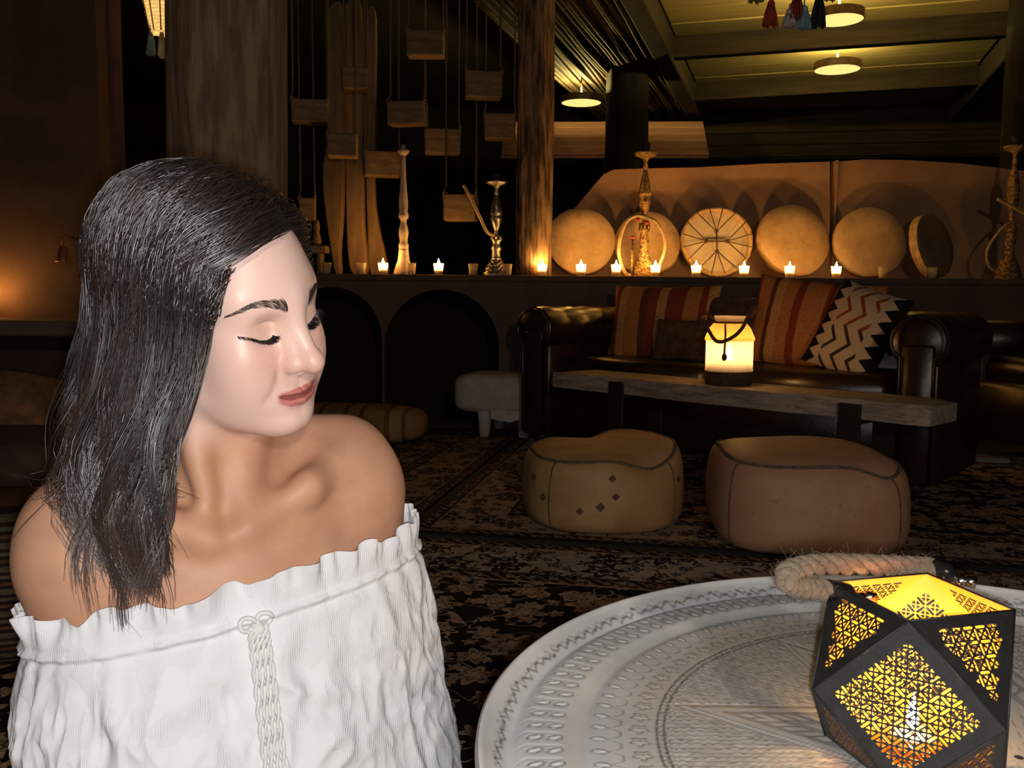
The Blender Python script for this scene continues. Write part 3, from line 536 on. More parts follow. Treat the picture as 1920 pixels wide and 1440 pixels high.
# ================================================================== sofa
M_leather = mat('dark_leather', (0.034, 0.012, 0.007), (0.018, 0.008, 0.005), 7, 0.33, bumpy=0.12, spec=0.6)
M_wood_dk = mat('dark_wood', (0.030, 0.018, 0.012), rough=0.6)
SA = math.radians(-40); SP = np.array([0.02, 4.86, 0.0085])
sofa = empty('chesterfield_sofa', SP, SA, 'dark brown leather chesterfield sofa with rolled arms against the ledge', 'sofa')
SL, SD, AH = 2.16, 0.755, 0.73
MB().box((SL / 2, 0.06 + (SD - 0.06) / 2, 0.21), (SL - 0.16, SD - 0.08, 0.30), None, 0.03).build('base', M_leather, sofa)
for k in range(2): MB().box((0.24 + (SL - 0.48) * (0.25 + 0.5 * k), 0.40, 0.395), ((SL - 0.48) / 2 - 0.01, 0.62, 0.15), None, 0.05).build('seat_cushion', M_leather, sofa)
def arm(side):
    r = 0.115; zc = AH - r; pts = []
    for a in np.linspace(math.radians(-60), math.radians(200), 22): pts.append((r * math.cos(a), zc + r * math.sin(a)))
    poly = [(-0.085, 0.06), (0.075, 0.06), (0.085, zc - r * 0.9)] + pts + [(-0.095, zc - r * 0.6)]
    poly = [(-x * side, z) for x, z in poly] if side < 0 else poly
    return poly
for side, x in ((1, 0.115), (-1, SL - 0.115)):
    r = 0.115; zc = AH - r
    n = 60; ys = np.linspace(0.02, SD - 0.05, 34); th = np.linspace(0, 2 * PI, 28, endpoint=False); V_ = []
    for y in ys:
        pl_ = 1 + 0.055 * abs(math.sin(y * 17.0)) - 0.04
        V_.append(np.c_[x + r * pl_ * np.cos(th), np.full(28, y), zc + r * pl_ * np.sin(th)])
    f = [(i * 28 + k, i * 28 + (k + 1) % 28, (i + 1) * 28 + (k + 1) % 28, (i + 1) * 28 + k) for i in range(33) for k in range(28)] + [tuple(range(28)), tuple(33 * 28 + k for k in range(27, -1, -1))]
    ao = MB().add(np.concatenate(V_), f).box((x + 0.0 * side, SD / 2, zc / 2 + 0.03), (0.15, SD - 0.10, zc - 0.02), None, 0.02).build('arm', M_leather, sofa, ang=0.9)
    MB().lathe([(0.001, 0.0), (r * 0.86, 0.0), (r * 0.93, 0.008), (r * 0.97, 0.02)], 28, (x, 0.012, zc), np.array([[1, 0, 0], [0, 0, -1.0], [0, 1.0, 0]]) @ np.diag([1, 1, -1.0]), False).box((x, 0.014, zc / 2 + 0.02), (0.125, 0.03, zc - 0.06), None, 0.012).build('arm_front', M_leather, ao)
    MB().tube([(x - 0.066, 0.0, 0.07), (x - 0.066, -0.002, zc - 0.06)] + [(x - 0.10 * math.cos(a) , -0.004, zc + 0.10 * math.sin(a)) for a in np.linspace(-0.4, PI + 0.4, 20)] + [(x + 0.066, -0.002, zc - 0.06), (x + 0.066, 0.0, 0.07)], 0.007, 6).build('piping', M_leather, ao)
bk = MB(); ys = np.linspace(0.14, SL - 0.14, 60); th = np.linspace(0, 2 * PI, 24, endpoint=False)
bk.add(np.concatenate([np.c_[np.full(24, x), SD - 0.14 + 0.115 * (1 + 0.05 * abs(math.sin(x * 16)) - 0.03) * np.cos(th), AH - 0.115 + 0.115 * (1 + 0.05 * abs(math.sin(x * 16)) - 0.03) * np.sin(th)] for x in ys]), [(i * 24 + k, i * 24 + (k + 1) % 24, (i + 1) * 24 + (k + 1) % 24, (i + 1) * 24 + k) for i in range(59) for k in range(24)])
bk.box((SL / 2, SD - 0.14, 0.38), (SL - 0.26, 0.17, 0.50), None, 0.03).build('backrest', M_leather, sofa, ang=0.9)
btn = MB().ball((0, 0, 0), (0.014, 0.008, 0.014), 10, 7).build('button', M_leather, sofa); btn.location = (0.34, SD - 0.228, 0.54)
for k in range(1, 9): inst(btn, 'button', sofa, (0.34 + 0.18 * k, SD - 0.228, 0.54 if k % 2 == 0 else 0.60))
for x, y in ((0.12, 0.08), (SL - 0.12, 0.08), (0.12, SD - 0.1), (SL - 0.12, SD - 0.1)): MB().lathe([(0.022, 0), (0.035, 0.03), (0.028, 0.065)], 14, (x, y, 0)).build('foot', M_wood_dk, sofa)
def sofa_pt(x, y, z): return SP + rotz(SA) @ np.array([x, y, z])
# ------------------------------------------------------------------ cushions
def pillow_mesh(w, h, th, n=26, ears=0.06, seed=0):
    rng = np.random.default_rng(seed); u = np.linspace(-1, 1, n); U, V_ = np.meshgrid(u, u); p = rng.uniform(0, 6, 4)
    k = (1 - np.abs(U) ** 2.6) * (1 - np.abs(V_) ** 2.6); T = th / 2 * np.maximum(k, 0) ** 0.55 * (1 + 0.10 * np.sin(3 * U + p[0]) * np.sin(2.5 * V_ + p[1]))
    pin = 1 - ears * (1 - np.abs(V_) ** 2) * np.abs(U) ** 2; pin2 = 1 - ears * (1 - np.abs(U) ** 2) * np.abs(V_) ** 2
    X = U * w / 2 * pin; Z = V_ * h / 2 * pin2; a = np.stack([X, -T, Z], -1).reshape(-1, 3); b = np.stack([X, T, Z], -1).reshape(-1, 3)
    f = [(i * n + j, i * n + j + 1, (i + 1) * n + j + 1, (i + 1) * n + j) for i in range(n - 1) for j in range(n - 1)]
    return np.r_[a, b], f + [tuple(x + n * n for x in reversed(q)) for q in f]
def stripe_mat(name, stops, axis=0, scale=2.2, extra=None, emb=0.0):
    m, t, b = begin(name); co = obco(t); sx = nod(t, 'ShaderNodeSeparateXYZ'); t.links.new(co, sx.inputs[0])
    f = math_(t, 'FRACT', math_(t, 'ADD', math_(t, 'MULTIPLY', sx.outputs[axis], scale), math_(t, 'MULTIPLY', noise(t, co, 20, 2), 0.03)))
    col = ramp(t, f, stops, 'CONSTANT'); fn = noise(t, co, 120, 4)
    col = mixc(t, math_(t, 'MULTIPLY', smooth(t, fn, 0.4, 0.7), 0.4), col, (0.05, 0.02, 0.01, 1)); P(b, Base_Color=col, Roughness=0.9, Specular_IOR_Level=0.1); bump(t, b, fn, 0.3, 0.004); return m
OR, DR, YO, BR = (0.52, 0.20, 0.060), (0.25, 0.050, 0.020), (0.58, 0.31, 0.10), (0.14, 0.05, 0.025)
M_str1 = stripe_mat('orange_stripe', [(0, YO), (0.10, DR), (0.30, OR), (0.45, DR), (0.52, YO), (0.62, OR), (0.80, BR), (0.88, DR)], 0, 2.0)
M_str2 = stripe_mat('ochre_stripe', [(0, OR), (0.18, DR), (0.26, OR), (0.46, BR), (0.52, YO), (0.64, OR), (0.80, DR), (0.90, OR)], 0, 2.6)
def tribal():
    m, t, b = begin('tribal_weave'); co = obco(t); sx = nod(t, 'ShaderNodeSeparateXYZ'); t.links.new(co, sx.inputs[0]); X, Z = sx.outputs[0], sx.outputs[2]
    ax = math_(t, 'ABSOLUTE', X); tri = math_(t, 'ABSOLUTE', math_(t, 'SUBTRACT', math_(t, 'FRACT', math_(t, 'MULTIPLY', Z, 17)), 0.5))
    edge = math_(t, 'GREATER_THAN', math_(t, 'ADD', ax, math_(t, 'MULTIPLY', tri, 0.09)), 0.148)
    zz = math_(t, 'ABSOLUTE', math_(t, 'SUBTRACT', math_(t, 'FRACT', math_(t, 'ADD', math_(t, 'MULTIPLY', X, 13), math_(t, 'MULTIPLY', math_(t, 'ABSOLUTE', math_(t, 'SUBTRACT', math_(t, 'FRACT', math_(t, 'MULTIPLY', Z, 7)), 0.5)), 1.6))), 0.5))
    mot = math_(t, 'LESS_THAN', zz, 0.13); inner = math_(t, 'LESS_THAN', ax, 0.085)
    red = math_(t, 'GREATER_THAN', Z, 0.0); mc_ = mixc(t, red, (0.05, 0.035, 0.025, 1), (0.26, 0.06, 0.02, 1))
    col = mixc(t, math_(t, 'MULTIPLY', mot, inner), (0.52, 0.40, 0.26, 1), mc_); col = mixc(t, edge, col, (0.012, 0.010, 0.010, 1))
    P(b, Base_Color=col, Roughness=0.92, Specular_IOR_Level=0.1); bump(t, b, noise(t, co, 160, 3), 0.4, 0.004); return m
def cushion(name, pos, w, h, th, rx, rz, m, label, seed=0, ry=0.0):
    v, f = pillow_mesh(w, h, th, seed=seed); o = link_mesh(name, v, f, m); o.location = tuple(pos); o.rotation_euler = (rx, ry, rz); tag(o, label, 'cushion'); return o
cushion('striped_cushion', sofa_pt(0.60, 0.50, 0.645), 0.62, 0.42, 0.16, math.radians(-14), SA + 0.10, M_str1, 'orange and red striped cushion at the left end of the sofa', 1)
cushion('striped_cushion', sofa_pt(1.42, 0.50, 0.660), 0.62, 0.44, 0.16, math.radians(-14), SA + 0.02, M_str2, 'ochre striped cushion at the right half of the sofa', 2, 0.10)
cushion('tribal_cushion', sofa_pt(1.69, 0.32, 0.640), 0.36, 0.42, 0.13, math.radians(-20), SA - 0.22, tribal(), 'black and cream tribal patterned cushion by the right sofa arm', 3, 0.30)
cushion('dark_cushion', sofa_pt(0.80, 0.36, 0.570), 0.30, 0.22, 0.10, math.radians(-20), SA + 0.15, mat('dark_kilim', (0.050, 0.026, 0.016), (0.10, 0.045, 0.022), 30, 0.9, bumpy=0.3), 'small dark cushion leaning on the left striped one', 4)
cushion('dark_cushion', sofa_pt(1.02, 0.52, 0.620), 0.38, 0.36, 0.13, math.radians(-14), SA, mat('brown_kilim', (0.040, 0.022, 0.014), (0.09, 0.045, 0.022), 22, 0.9, bumpy=0.3), 'dark brown cushion behind the glowing jar', 5)
# ------------------------------------------------------------------ plank bench table
M_slab = None
def slab_mat():
    m, t, b = begin('grey_plank'); co = obco(t, (1.2, 9, 9)); n1 = noise(t, co, 5, 7, 0.65); n2 = noise(t, co, 30, 5)
    col = mixc(t, smooth(t, n1, 0.30, 0.70), (0.46, 0.36, 0.28, 1), (0.20, 0.13, 0.085, 1)); col = mixc(t, math_(t, 'MULTIPLY', smooth(t, n2, 0.5, 0.7), 0.5), col, (0.56, 0.53, 0.51, 1))
    P(b, Base_Color=col, Roughness=0.7); bump(t, b, n1, 0.5, 0.006); return m
TH_ = 0.425; pl0 = pz(1030, 699, TH_); pr0 = pz(1742, 764, TH_)
tv = pr0 - pl0; TL = float(np.linalg.norm(tv[:2])); TA = math.atan2(tv[1], tv[0]); TD = 0.27
bench = empty('plank_table', (pl0[0], pl0[1], 0.007), TA, 'low table of one thick weathered plank on dark metal straps', 'table')
xs = np.linspace(0, TL, 24); Vp = []
for i, x in enumerate(xs):
    wv = 0.010 * math.sin(5 * x) + 0.006 * math.sin(13 * x + 1); e = 0.02 if i in (0, 23) else 0.0
    Vp += [(x, wv + e, TH_ - 0.075), (x, wv - 0.004 + e, TH_ - 0.035), (x, wv + 0.006 + e, TH_ - 0.004), (x, wv + 0.02 + e, TH_ - e * 0.4), (x, TD - 0.02 - e + wv, TH_ - e * 0.4), (x, TD + wv - e, TH_ - 0.012), (x, TD + wv - e, TH_ - 0.075)]
fp = [(i * 7 + k, (i + 1) * 7 + k, (i + 1) * 7 + (k + 1) % 7, i * 7 + (k + 1) % 7) for i in range(23) for k in range(7)] + [tuple(range(7)), tuple(23 * 7 + k for k in range(6, -1, -1))]
MB().add(Vp, fp).build('plank', slab_mat(), bench, sm=False)
M_iron = mat('dark_iron', (0.030, 0.018, 0.013), (0.022, 0.014, 0.010), 10, 0.6, 0.2)
def on_table(px, py): q = pz(px, py, TH_); return float(((q - pl0) @ (tv / TL)))
for px, py in ((1143, 712), (1588, 752)):
    x = on_table(px, py); MB().box((x, 0.0 - 0.008, TH_ / 2 - 0.008), (0.085, 0.012, TH_ - 0.02), None, 0.003).box((x, TD + 0.012, TH_ / 2 - 0.008), (0.085, 0.012, TH_ - 0.02), None, 0.003).box((x, TD / 2, TH_ - 0.0855), (0.085, TD + 0.03, 0.012), None, 0.003).box((x, TD / 2, 0.008), (0.085, TD + 0.03, 0.012), None, 0.003).build('strap_leg', M_iron, bench, sm=False)
# ------------------------------------------------------------------ glowing jar on the plank
jx = on_table(1378, 722); jp = pl0 + rotz(TA) @ np.array([jx, TD * 0.45, 0]); jp[2] = TH_ + 0.007; dj = jp[1]; jr = 44 / FPX * dj; jh = 128 / FPX * dj
jar = empty('jar_lantern', jp, 0, 'ribbed glass jar lantern with rope handle glowing on the plank table', 'lantern')
def ribglass():
    return MATS.setdefault('ribbed', milky('ribbed_glass', (1.0, 0.92, 0.78), 0.50))
def frost(): return milky('rusty_shoulder', (0.95, 0.46, 0.13), 0.08)
z0, z1, z2, z3 = 0.20 * jh, 0.66 * jh, 0.92 * jh, 1.0 * jh
MB().lathe([(jr * 0.95, 0), (jr * 1.0, 0.01), (jr * 1.02, z0 * 0.6), (jr * 0.99, z0), (jr * 0.9, z0 * 0.9), (0.001, z0 * 0.8)], 36).build('leather_foot', mat('leather_foot', (0.10, 0.055, 0.03), (0.06, 0.03, 0.018), 40, 0.8, bumpy=0.4), jar)
MB().lathe([(jr * 1.0, z0), (jr * 0.97, z0 + 0.01), (jr * 0.97, z1)], 96, caps=False, mod=lambda th, z: 1 + 0.022 * np.cos(32 * th)).build('ribbed_glass', ribglass(), jar)
MB().lathe([(jr * 1.04, z1 - 0.004), (jr * 1.05, z1 + 0.004), (jr * 0.98, z1 + 0.02), (jr * 0.86, (z1 + z2) / 2 + 0.01), (jr * 0.66, z2 - 0.004), (jr * 0.62, z2)], 40, caps=False).build('shoulder', frost(), jar)
MB().lathe([(jr * 0.60, z2), (jr * 0.64, z2 + 0.004), (jr * 0.68, z3), (jr * 0.64, z3 + 0.001), (jr * 0.58, z2 + 0.004)], 32, caps=False).build('rim', ribglass(), jar)
M_hrope = mat('dark_rope', (0.16, 0.085, 0.035), (0.09, 0.045, 0.02), 120, 0.9, bumpy=0.5)
S_ = jr
MB().tube(spline([(0.85 * S_, 0.1 * S_, z2 + 0.02), (1.05 * S_, -0.1 * S_, z3 + 0.03), (0.75 * S_, -0.5 * S_, z3 + 0.03), (0.3 * S_, -0.95 * S_, z2 - 0.02), (-0.2 * S_, -1.1 * S_, z1 + 0.01), (-0.75 * S_, -0.9 * S_, z1 - 0.005), (-1.1 * S_, -0.5 * S_, z1 + 0.05), (-1.28 * S_, -0.1 * S_, z2), (-1.05 * S_, 0.1 * S_, z3 + 0.01), (-0.7 * S_, 0.0, z2 + 0.01)], 60), 0.0075, 8).build('rope_handle', M_hrope, jar)
MB().tube([(jr * 0.66 * math.cos(a), jr * 0.66 * math.sin(a), z2 - 0.004) for a in np.linspace(0, 2 * PI, 30)], 0.005, 6).build('neck_cord', M_hrope, jar)
MB().tube([(-0.35 * S_, -0.60 * S_, z2 - 0.01), (-0.42 * S_, -0.98 * S_, z1 + 0.02), (-0.46 * S_, -1.05 * S_, 0.45 * jh)], 0.004, 6).ball((-0.46 * S_, -1.06 * S_, 0.42 * jh), (0.011, 0.011, 0.016), 8, 6).build('cord_end', M_hrope, jar)
cd = empty('pillar_candle', jp + np.array([0, 0, z0 * 0.84]), 0, 'thick candle burning inside the glowing jar', 'candle')
MB().lathe([(0.045, 0), (0.046, 0.055), (0.035, 0.056), (0.001, 0.050)], 24).build('wax', M_wax, cd)
MB().tube([(0, 0, 0.048), (0.001, 0, 0.062)], 0.0016, 5).build('wick', M_wick, cd)
MB().lathe([(0.0005, 0.056), (0.009, 0.070), (0.011, 0.080), (0.008, 0.098), (0.003, 0.112), (0.0003, 0.120)], 14).build('flame', emis('jar_flame', (1.0, 0.58, 0.22), 240), cd)
# ------------------------------------------------------------------ poufs
def pouf_mat(name, c1, c2):
    m, t, b = begin(name); co = obco(t); n1 = noise(t, co, 6, 5, 0.6); n2 = noise(t, co, 3.0, 3); n3 = noise(t, co, 60, 5)
    col = mixc(t, smooth(t, n1, 0.3, 0.7), (*c1, 1), (*c2, 1)); col = mixc(t, math_(t, 'MULTIPLY', smooth(t, n2, 0.45, 0.7), 0.4), col, (c1[0] * 0.85, c1[1] * 0.55, c1[2] * 0.45, 1)); col = mixc(t, math_(t, 'MULTIPLY', smooth(t, n3, 0.62, 0.75), 0.5), col, (c2[0] * 0.4, c2[1] * 0.35, c2[2] * 0.3, 1))
    P(b, Base_Color=col, Roughness=0.62); bump(t, b, n3, 0.25, 0.004); return m
M_seam = mat('seam_thread', (0.20, 0.135, 0.075), (0.10, 0.065, 0.035), 120, 0.9)
def pouf(px0, px1, pyb, H, label, m, tops, seed, sq=2.6, rz=0.0, patches=(), dome=0.0):
    Yf = pz((px0 + px1) / 2, pyb, 0.0); r = (px1 - px0) / 2 / FPX * (Yf[1] + 0.28); c = Yf + np.array([(((px0 + px1) / 2 - 960) / FPX) * 0.25, r * 0.98, 0])
    t = empty('leather_pouf', (c[0], c[1], 0.008), rz, label, 'pouf', 'leather poufs on the far rug')
    n = 72; th = np.linspace(0, 2 * PI, n, endpoint=False); ct, sn = np.cos(th), np.sin(th)
    sup = 1 / (np.abs(ct) ** sq + np.abs(sn) ** sq) ** (1 / sq)
    zf = [0, 0.02, 0.07, 0.18, 0.35, 0.55, 0.75, 0.88, 0.96, 1.0]; rf = [0.80, 0.88, 0.94, 0.985, 1.0, 1.0, 0.985, 0.96, 0.925, 0.885]
    top = H + tops(ct, sn); rows = []
    for z, k in zip(zf, rf): rr_ = r * k * sup * (1 + 0.010 * np.sin(5 * th + seed) + 0.008 * np.sin(9 * th + 2 * seed) * z); rows.append(np.c_[rr_ * ct, rr_ * sn, z * top])
    seam = rows[-1].copy(); inner = []
    for k, dz in ((0.80, 0.006 + dome * 0.5), (0.62, 0.006 + dome), (0.42, dome * 1.2), (0.22, dome * 1.2 - 0.004), (0.06, dome * 1.2 - 0.005)):
        rr_ = r * k * sup; tz = H + tops(ct * k, sn * k); inner.append(np.c_[rr_ * ct, rr_ * sn, tz + dz])
    rows += inner; Vv = np.concatenate(rows); L = len(rows)
    f = [(i * n + k, i * n + (k + 1) % n, (i + 1) * n + (k + 1) % n, (i + 1) * n + k) for i in range(L - 1) for k in range(n)] + [tuple(range(n - 1, -1, -1)), tuple((L - 1) * n + k for k in range(n))]
    nb = 10 * n
    MB().add(Vv[:nb], [q for q in f if max(q) < nb]).build('side', m, t)
    MB().add(Vv, [q for q in f if min(q) >= 9 * n]).build('top_panel', m, t)
    MB().tube(np.r_[seam, seam[:1]] + [0, 0, 0.001], 0.0060, 6, caps=False).build('seam', M_seam, t)
    for k in range(4): a = int(n * (0.12 + 0.25 * k)); MB().tube([rows[j][a] * [1.004, 1.004, 1] for j in range(1, 10)], 0.003, 5).build('side_seam', M_seam, t)
    for a, z, s in patches:
        i = int(a / (2 * PI) * n) % n; zi = np.interp(z, zf, rf); e = np.array([math.cos(a), math.sin(a), 0]); sp = 1 / (abs(e[0]) ** sq + abs(e[1]) ** sq) ** (1 / sq); q = e * r * zi * sp * 1.012; q[2] = z * top[i]; tx = np.array([-e[1], e[0], 0])
        MB().add([q + tx * s, q + [0, 0, s], q - tx * s, q - [0, 0, s], q + e * 0.003 + tx * s * 0.9, q + e * 0.003 + [0, 0, s * 0.9], q + e * 0.003 - tx * s * 0.9, q + e * 0.003 - [0, 0, s * 0.9]], [(4, 5, 6, 7), (0, 1, 5, 4), (1, 2, 6, 5), (2, 3, 7, 6), (3, 0, 4, 7)]).build('diamond_patch', mat('patch', (0.16, 0.075, 0.04), rough=0.8), t, sm=False)
    return t
pouf(978, 1280, 1012, 0.265, 'tan leather pouf with a dented top and small diamond patches', pouf_mat('pouf_tan', (0.56, 0.34, 0.155), (0.42, 0.245, 0.10)), lambda a, b: 0.012 * a - 0.050 * np.exp(-((a - 0.45) ** 2 + (b + 1.0) ** 2) / 0.18) - 0.045 * np.exp(-((a + 0.05) ** 2 + (b - 0.9) ** 2) / 0.10) + 0.012 * np.sin(2.3 * a + 1.0) - 0.02 * np.maximum(-b, 0), 1.0, 2.3, 0.15,
     [(4.45, 0.42, 0.016), (4.62, 0.56, 0.013), (4.58, 0.80, 0.013), (4.22, 0.36, 0.013), (3.75, 0.50, 0.014), (3.55, 0.75, 0.013), (5.5, 0.72, 0.012)])
pouf(1334, 1686, 1056, 0.275, 'pinkish brown leather pouf behind the tray with a wavy top seam', pouf_mat('pouf_pink', (0.56, 0.32, 0.20), (0.44, 0.245, 0.15)), lambda a, b: 0.006 * np.sin(4 * a + 0.6) - 0.028 * np.exp(-((a - 0.62) ** 2 + (b + 0.8) ** 2) / 0.06) - 0.008 * a, 2.0, 3.6, -0.08, (), 0.020)
# ------------------------------------------------------------------ white covered bench, bolster, daybed corner
M_cloth = mat('grey_cover', (0.52, 0.46, 0.42), (0.42, 0.37, 0.34), 12, 0.95, bumpy=0.3)
q = pz(905, 822, 0.0); t = empty('covered_bench', (q[0], q[1], 0.0085), math.radians(-14), 'bench under a pale grey cloth left of the sofa', 'bench')
w_ = 0.66; h_ = (at(905, 705, q[1])[2]); hb = at(905, 780, q[1])[2]
def sup_box(c, s, e=0.28, n=40, m=20):
    mb = MB(); u = np.linspace(-PI / 2, PI / 2, m + 1); v = np.linspace(-PI, PI, n, endpoint=False); sg = lambda x, p: np.sign(x) * np.abs(x) ** p; V_ = []
    for a in u:
        for b in v: V_.append((s[0] / 2 * sg(math.cos(a), e) * sg(math.cos(b), e), s[1] / 2 * sg(math.cos(a), e) * sg(math.sin(b), e), s[2] / 2 * sg(math.sin(a), e)))
    V_ = np.array(V_) + c; f = [(i * n + k, i * n + (k + 1) % n, (i + 1) * n + (k + 1) % n, (i + 1) * n + k) for i in range(m) for k in range(n)]; return mb.add(V_, f)
sup_box(np.array([0.06, 0.20, (h_ + hb) / 2]), (0.50, 0.44, h_ - hb), 0.42).build('cloth_cover', M_cloth, t)
MB().add([(0.05, -0.021, hb + 0.03), (0.28, -0.021, hb + 0.03), (0.28, -0.023, hb - 0.06), (0.25, -0.026, hb - 0.045), (0.21, -0.02, hb - 0.02), (0.16, -0.024, hb - 0.035), (0.05, -0.02, hb - 0.02)], [(0, 1, 2, 3, 4, 5, 6)]).build('hanging_hem', M_cloth, t, sm=False)
for x, y in ((0.0, 0.04), (0.22, 0.06), (0.0, 0.36), (0.22, 0.36)): MB().lathe([(0.030, 0), (0.034, hb * 0.5), (0.042, hb + 0.02)], 16, (x, y, 0)).build('leg', M_cloth, t)
M_bol = stripe_mat('bolster_weave', [(0, (0.30, 0.17, 0.06)), (0.3, (0.20, 0.09, 0.03)), (0.42, (0.34, 0.22, 0.09)), (0.70, (0.16, 0.08, 0.03)), (0.8, (0.30, 0.19, 0.08))], 0, 4.5)
q = pz(740, 842, 0.0); o = sup_box(np.array([0, 0, 0.10]), (0.95, 0.34, 0.20), 0.55).build('floor_bolster', M_bol, None); o.location = (q[0] - 0.32, q[1] + 0.22, 0.008); o.rotation_euler = (0, 0, math.radians(-8)); tag(o, 'woven tan floor bolster behind the woman\'s shoulder', 'cushion')
# pale slab in the outline of the lit floor patch beside the sofa
q0 = pz(1742, 866, 0.0); o = MB().prism([(0, 0), (0.36, -0.06), (0.22, 0.16), (0.0, 0.20)], 0.03, (0, 0, 0), ((1, 0, 0), (0, 1, 0), (0, 0, 1))).build('lit_floor_patch', mat('pale_stone', (0.22, 0.20, 0.19), (0.17, 0.155, 0.145), 20, 0.9, bumpy=0.3), None, sm=False); o.location = (q0[0], q0[1], 0.0); tag(o, 'pale slab shaped as the lit patch of stone floor beside the sofa', 'stone')
# dark armchair at the right edge
q = pz(1905, 905, 0.0); ac = empty('leather_armchair', (q[0] + 0.58, q[1] + 0.50, 0.0085), math.radians(-75), 'dark leather armchair half out of the picture on the right', 'armchair')
MB().box((0, 0, 0.24), (0.78, 0.78, 0.30), None, 0.04).build('base', M_leather, ac); MB().box((0, -0.06, 0.44), (0.52, 0.60, 0.14), None, 0.05).build('seat_cushion', M_leather, ac)
for s_ in (-1, 1): MB().tube([(s_ * 0.33, -0.40, 0.58), (s_ * 0.33, 0.36, 0.58)], 0.10, 18).box((s_ * 0.33, 0, 0.36), (0.14, 0.76, 0.40), None, 0.03).build('arm', M_leather, ac)
MB().box((0, 0.33, 0.52), (0.62, 0.16, 0.56), None, 0.06).build('backrest', M_leather, ac)
for x, y in ((-0.33, -0.33), (0.33, -0.33), (-0.33, 0.33), (0.33, 0.33)): MB().lathe([(0.02, 0), (0.03, 0.10)], 12, (x, y, 0)).build('foot', M_wood_dk, ac)
# daybed corner with cushions and a striped blanket at the far left
q = at(40, 720, 2.35); db = empty('daybed', (q[0] - 0.35, 2.55, 0.0085), 0, 'low dark daybed at the left edge behind the woman', 'daybed')
MB().box((0, 0, 0.16), (1.15, 0.75, 0.26), None, 0.03).build('frame', M_wood_dk, db); MB().box((0, 0, 0.35), (1.10, 0.72, 0.12), None, 0.04).build('mattress', mat('brown_mattress', (0.06, 0.03, 0.02), (0.04, 0.02, 0.014), 20, 0.9, bumpy=0.3), db)
for x, y in ((-0.5, -0.32), (0.5, -0.32), (-0.5, 0.32), (0.5, 0.32)): MB().box((x, y, 0.02), (0.06, 0.06, 0.04)).build('foot', M_wood_dk, db, sm=False)
q = at(-8, 700, 2.62); cushion('round_cushion', (q[0], 2.62, 0.47), 0.34, 0.22, 0.16, math.radians(-62), 0.1, mat('rust_cloth', (0.20, 0.085, 0.03), (0.12, 0.05, 0.02), 30, 0.9, bumpy=0.3), 'rust coloured cushion at the left edge catching candle light', 8)
q = at(35, 900, 1.85); o = MB()
M_bl = stripe_mat('blanket_stripe', [(0, (0.10, 0.085, 0.055)), (0.25, (0.02, 0.014, 0.012)), (0.40, (0.12, 0.05, 0.03)), (0.55, (0.02, 0.015, 0.012)), (0.70, (0.11, 0.095, 0.06)), (0.85, (0.03, 0.018, 0.014))], 2, 22)
o = sup_box(np.array([0, 0, 0.17]), (0.52, 0.40, 0.34), 0.5).build('folded_blanket', M_bl, None); o.location = (q[0] - 0.16, 1.95, 0.0085); tag(o, 'stack of dark striped folded blankets behind the woman\'s right shoulder', 'blanket')
o = sup_box(np.array([0, 0, 0.055]), (0.62, 0.56, 0.11), 0.5).build('floor_cushion', mat('seat_cloth', (0.10, 0.05, 0.03), rough=0.95), None); o.location = (-0.31, 0.93, 0.008); o.rotation_euler = (0, 0, 0.56); tag(o, 'dark floor cushion the woman sits on', 'cushion')
# ================================================================== the person
HO = np.array([-0.2704, 0.8639, 0.7803])
HR = np.array([[0.545, 0.838, 0.010], [0.806, -0.521, -0.283], [0.232, -0.162, 0.959]])   # columns: her left, forward, up
_u, _s, _v = np.linalg.svd(HR); HR = _u @ _v
_n = HR @ np.array([0, 0.112, -0.03]); HR = rotz(math.radians(4.0)) @ HR; HO = HO + _n - HR @ np.array([0, 0.112, -0.03])
LS = 0.92                                                                      # a narrow face
S0 = np.array([-0.2900, 0.900, 0.79 - 0.2135]); TT = np.array([0.314, 0.2, 0.055]); TT /= np.linalg.norm(TT)
TN = np.array([0.537, -0.843, 0.0]); TN -= TT * (TN @ TT); TN /= np.linalg.norm(TN); TW = np.cross(TN, TT); TW *= np.sign(TW[2])
def tor(t, n, w): return S0 + t * TT + n * TN + w * TW
def hd(l, f, u): return HO + HR @ np.array([l * LS, f, u])
def ell(p, c, r):
    q = p - np.asarray(c, np.float32); r = np.asarray(r, np.float32)
    k0 = np.sqrt((q * q / (r * r)).sum(-1)); k1 = np.sqrt((q * q / r ** 4).sum(-1)) + 1e-9
    return k0 * (k0 - 1) / k1
def rc(p, a, b, ra, rb):
    a = np.asarray(a, np.float32); b = np.asarray(b, np.float32); ab = b - a; q = p - a
    t = np.clip((q @ ab) / (ab @ ab), 0, 1); d = q - t[..., None] * ab
    return np.sqrt((d * d).sum(-1)) - (ra + t * (rb - ra))
def smin(a, b, k): h = np.maximum(k - np.abs(a - b), 0) / k; return np.minimum(a, b) - h * h * k * 0.25
def smax(a, b, k): return -smin(-a, -b, k)
def gauss(q, c, s): d = (q - np.asarray(c, np.float32)) / np.asarray(s, np.float32); return np.exp(-0.5 * (d * d).sum(-1))
MCORN = (0.0310, 0.0815, -0.0655)
def lips(q):
    up = rc(q, (0.0028, 0.0938, -0.0660), (0.0130, 0.0902, -0.0654), 0.0029, 0.0028)
    up = np.minimum(up, rc(q, (0.0130, 0.0902, -0.0654), (0.0345, 0.0762, -0.0632), 0.0028, 0.0016))
    lo = rc(q, (0.0, 0.0925, -0.0736), (0.0130, 0.0892, -0.0727), 0.0046, 0.0040)
    lo = np.minimum(lo, rc(q, (0.0130, 0.0892, -0.0727), (0.0335, 0.0768, -0.0646), 0.0040, 0.0016))
    return up, lo
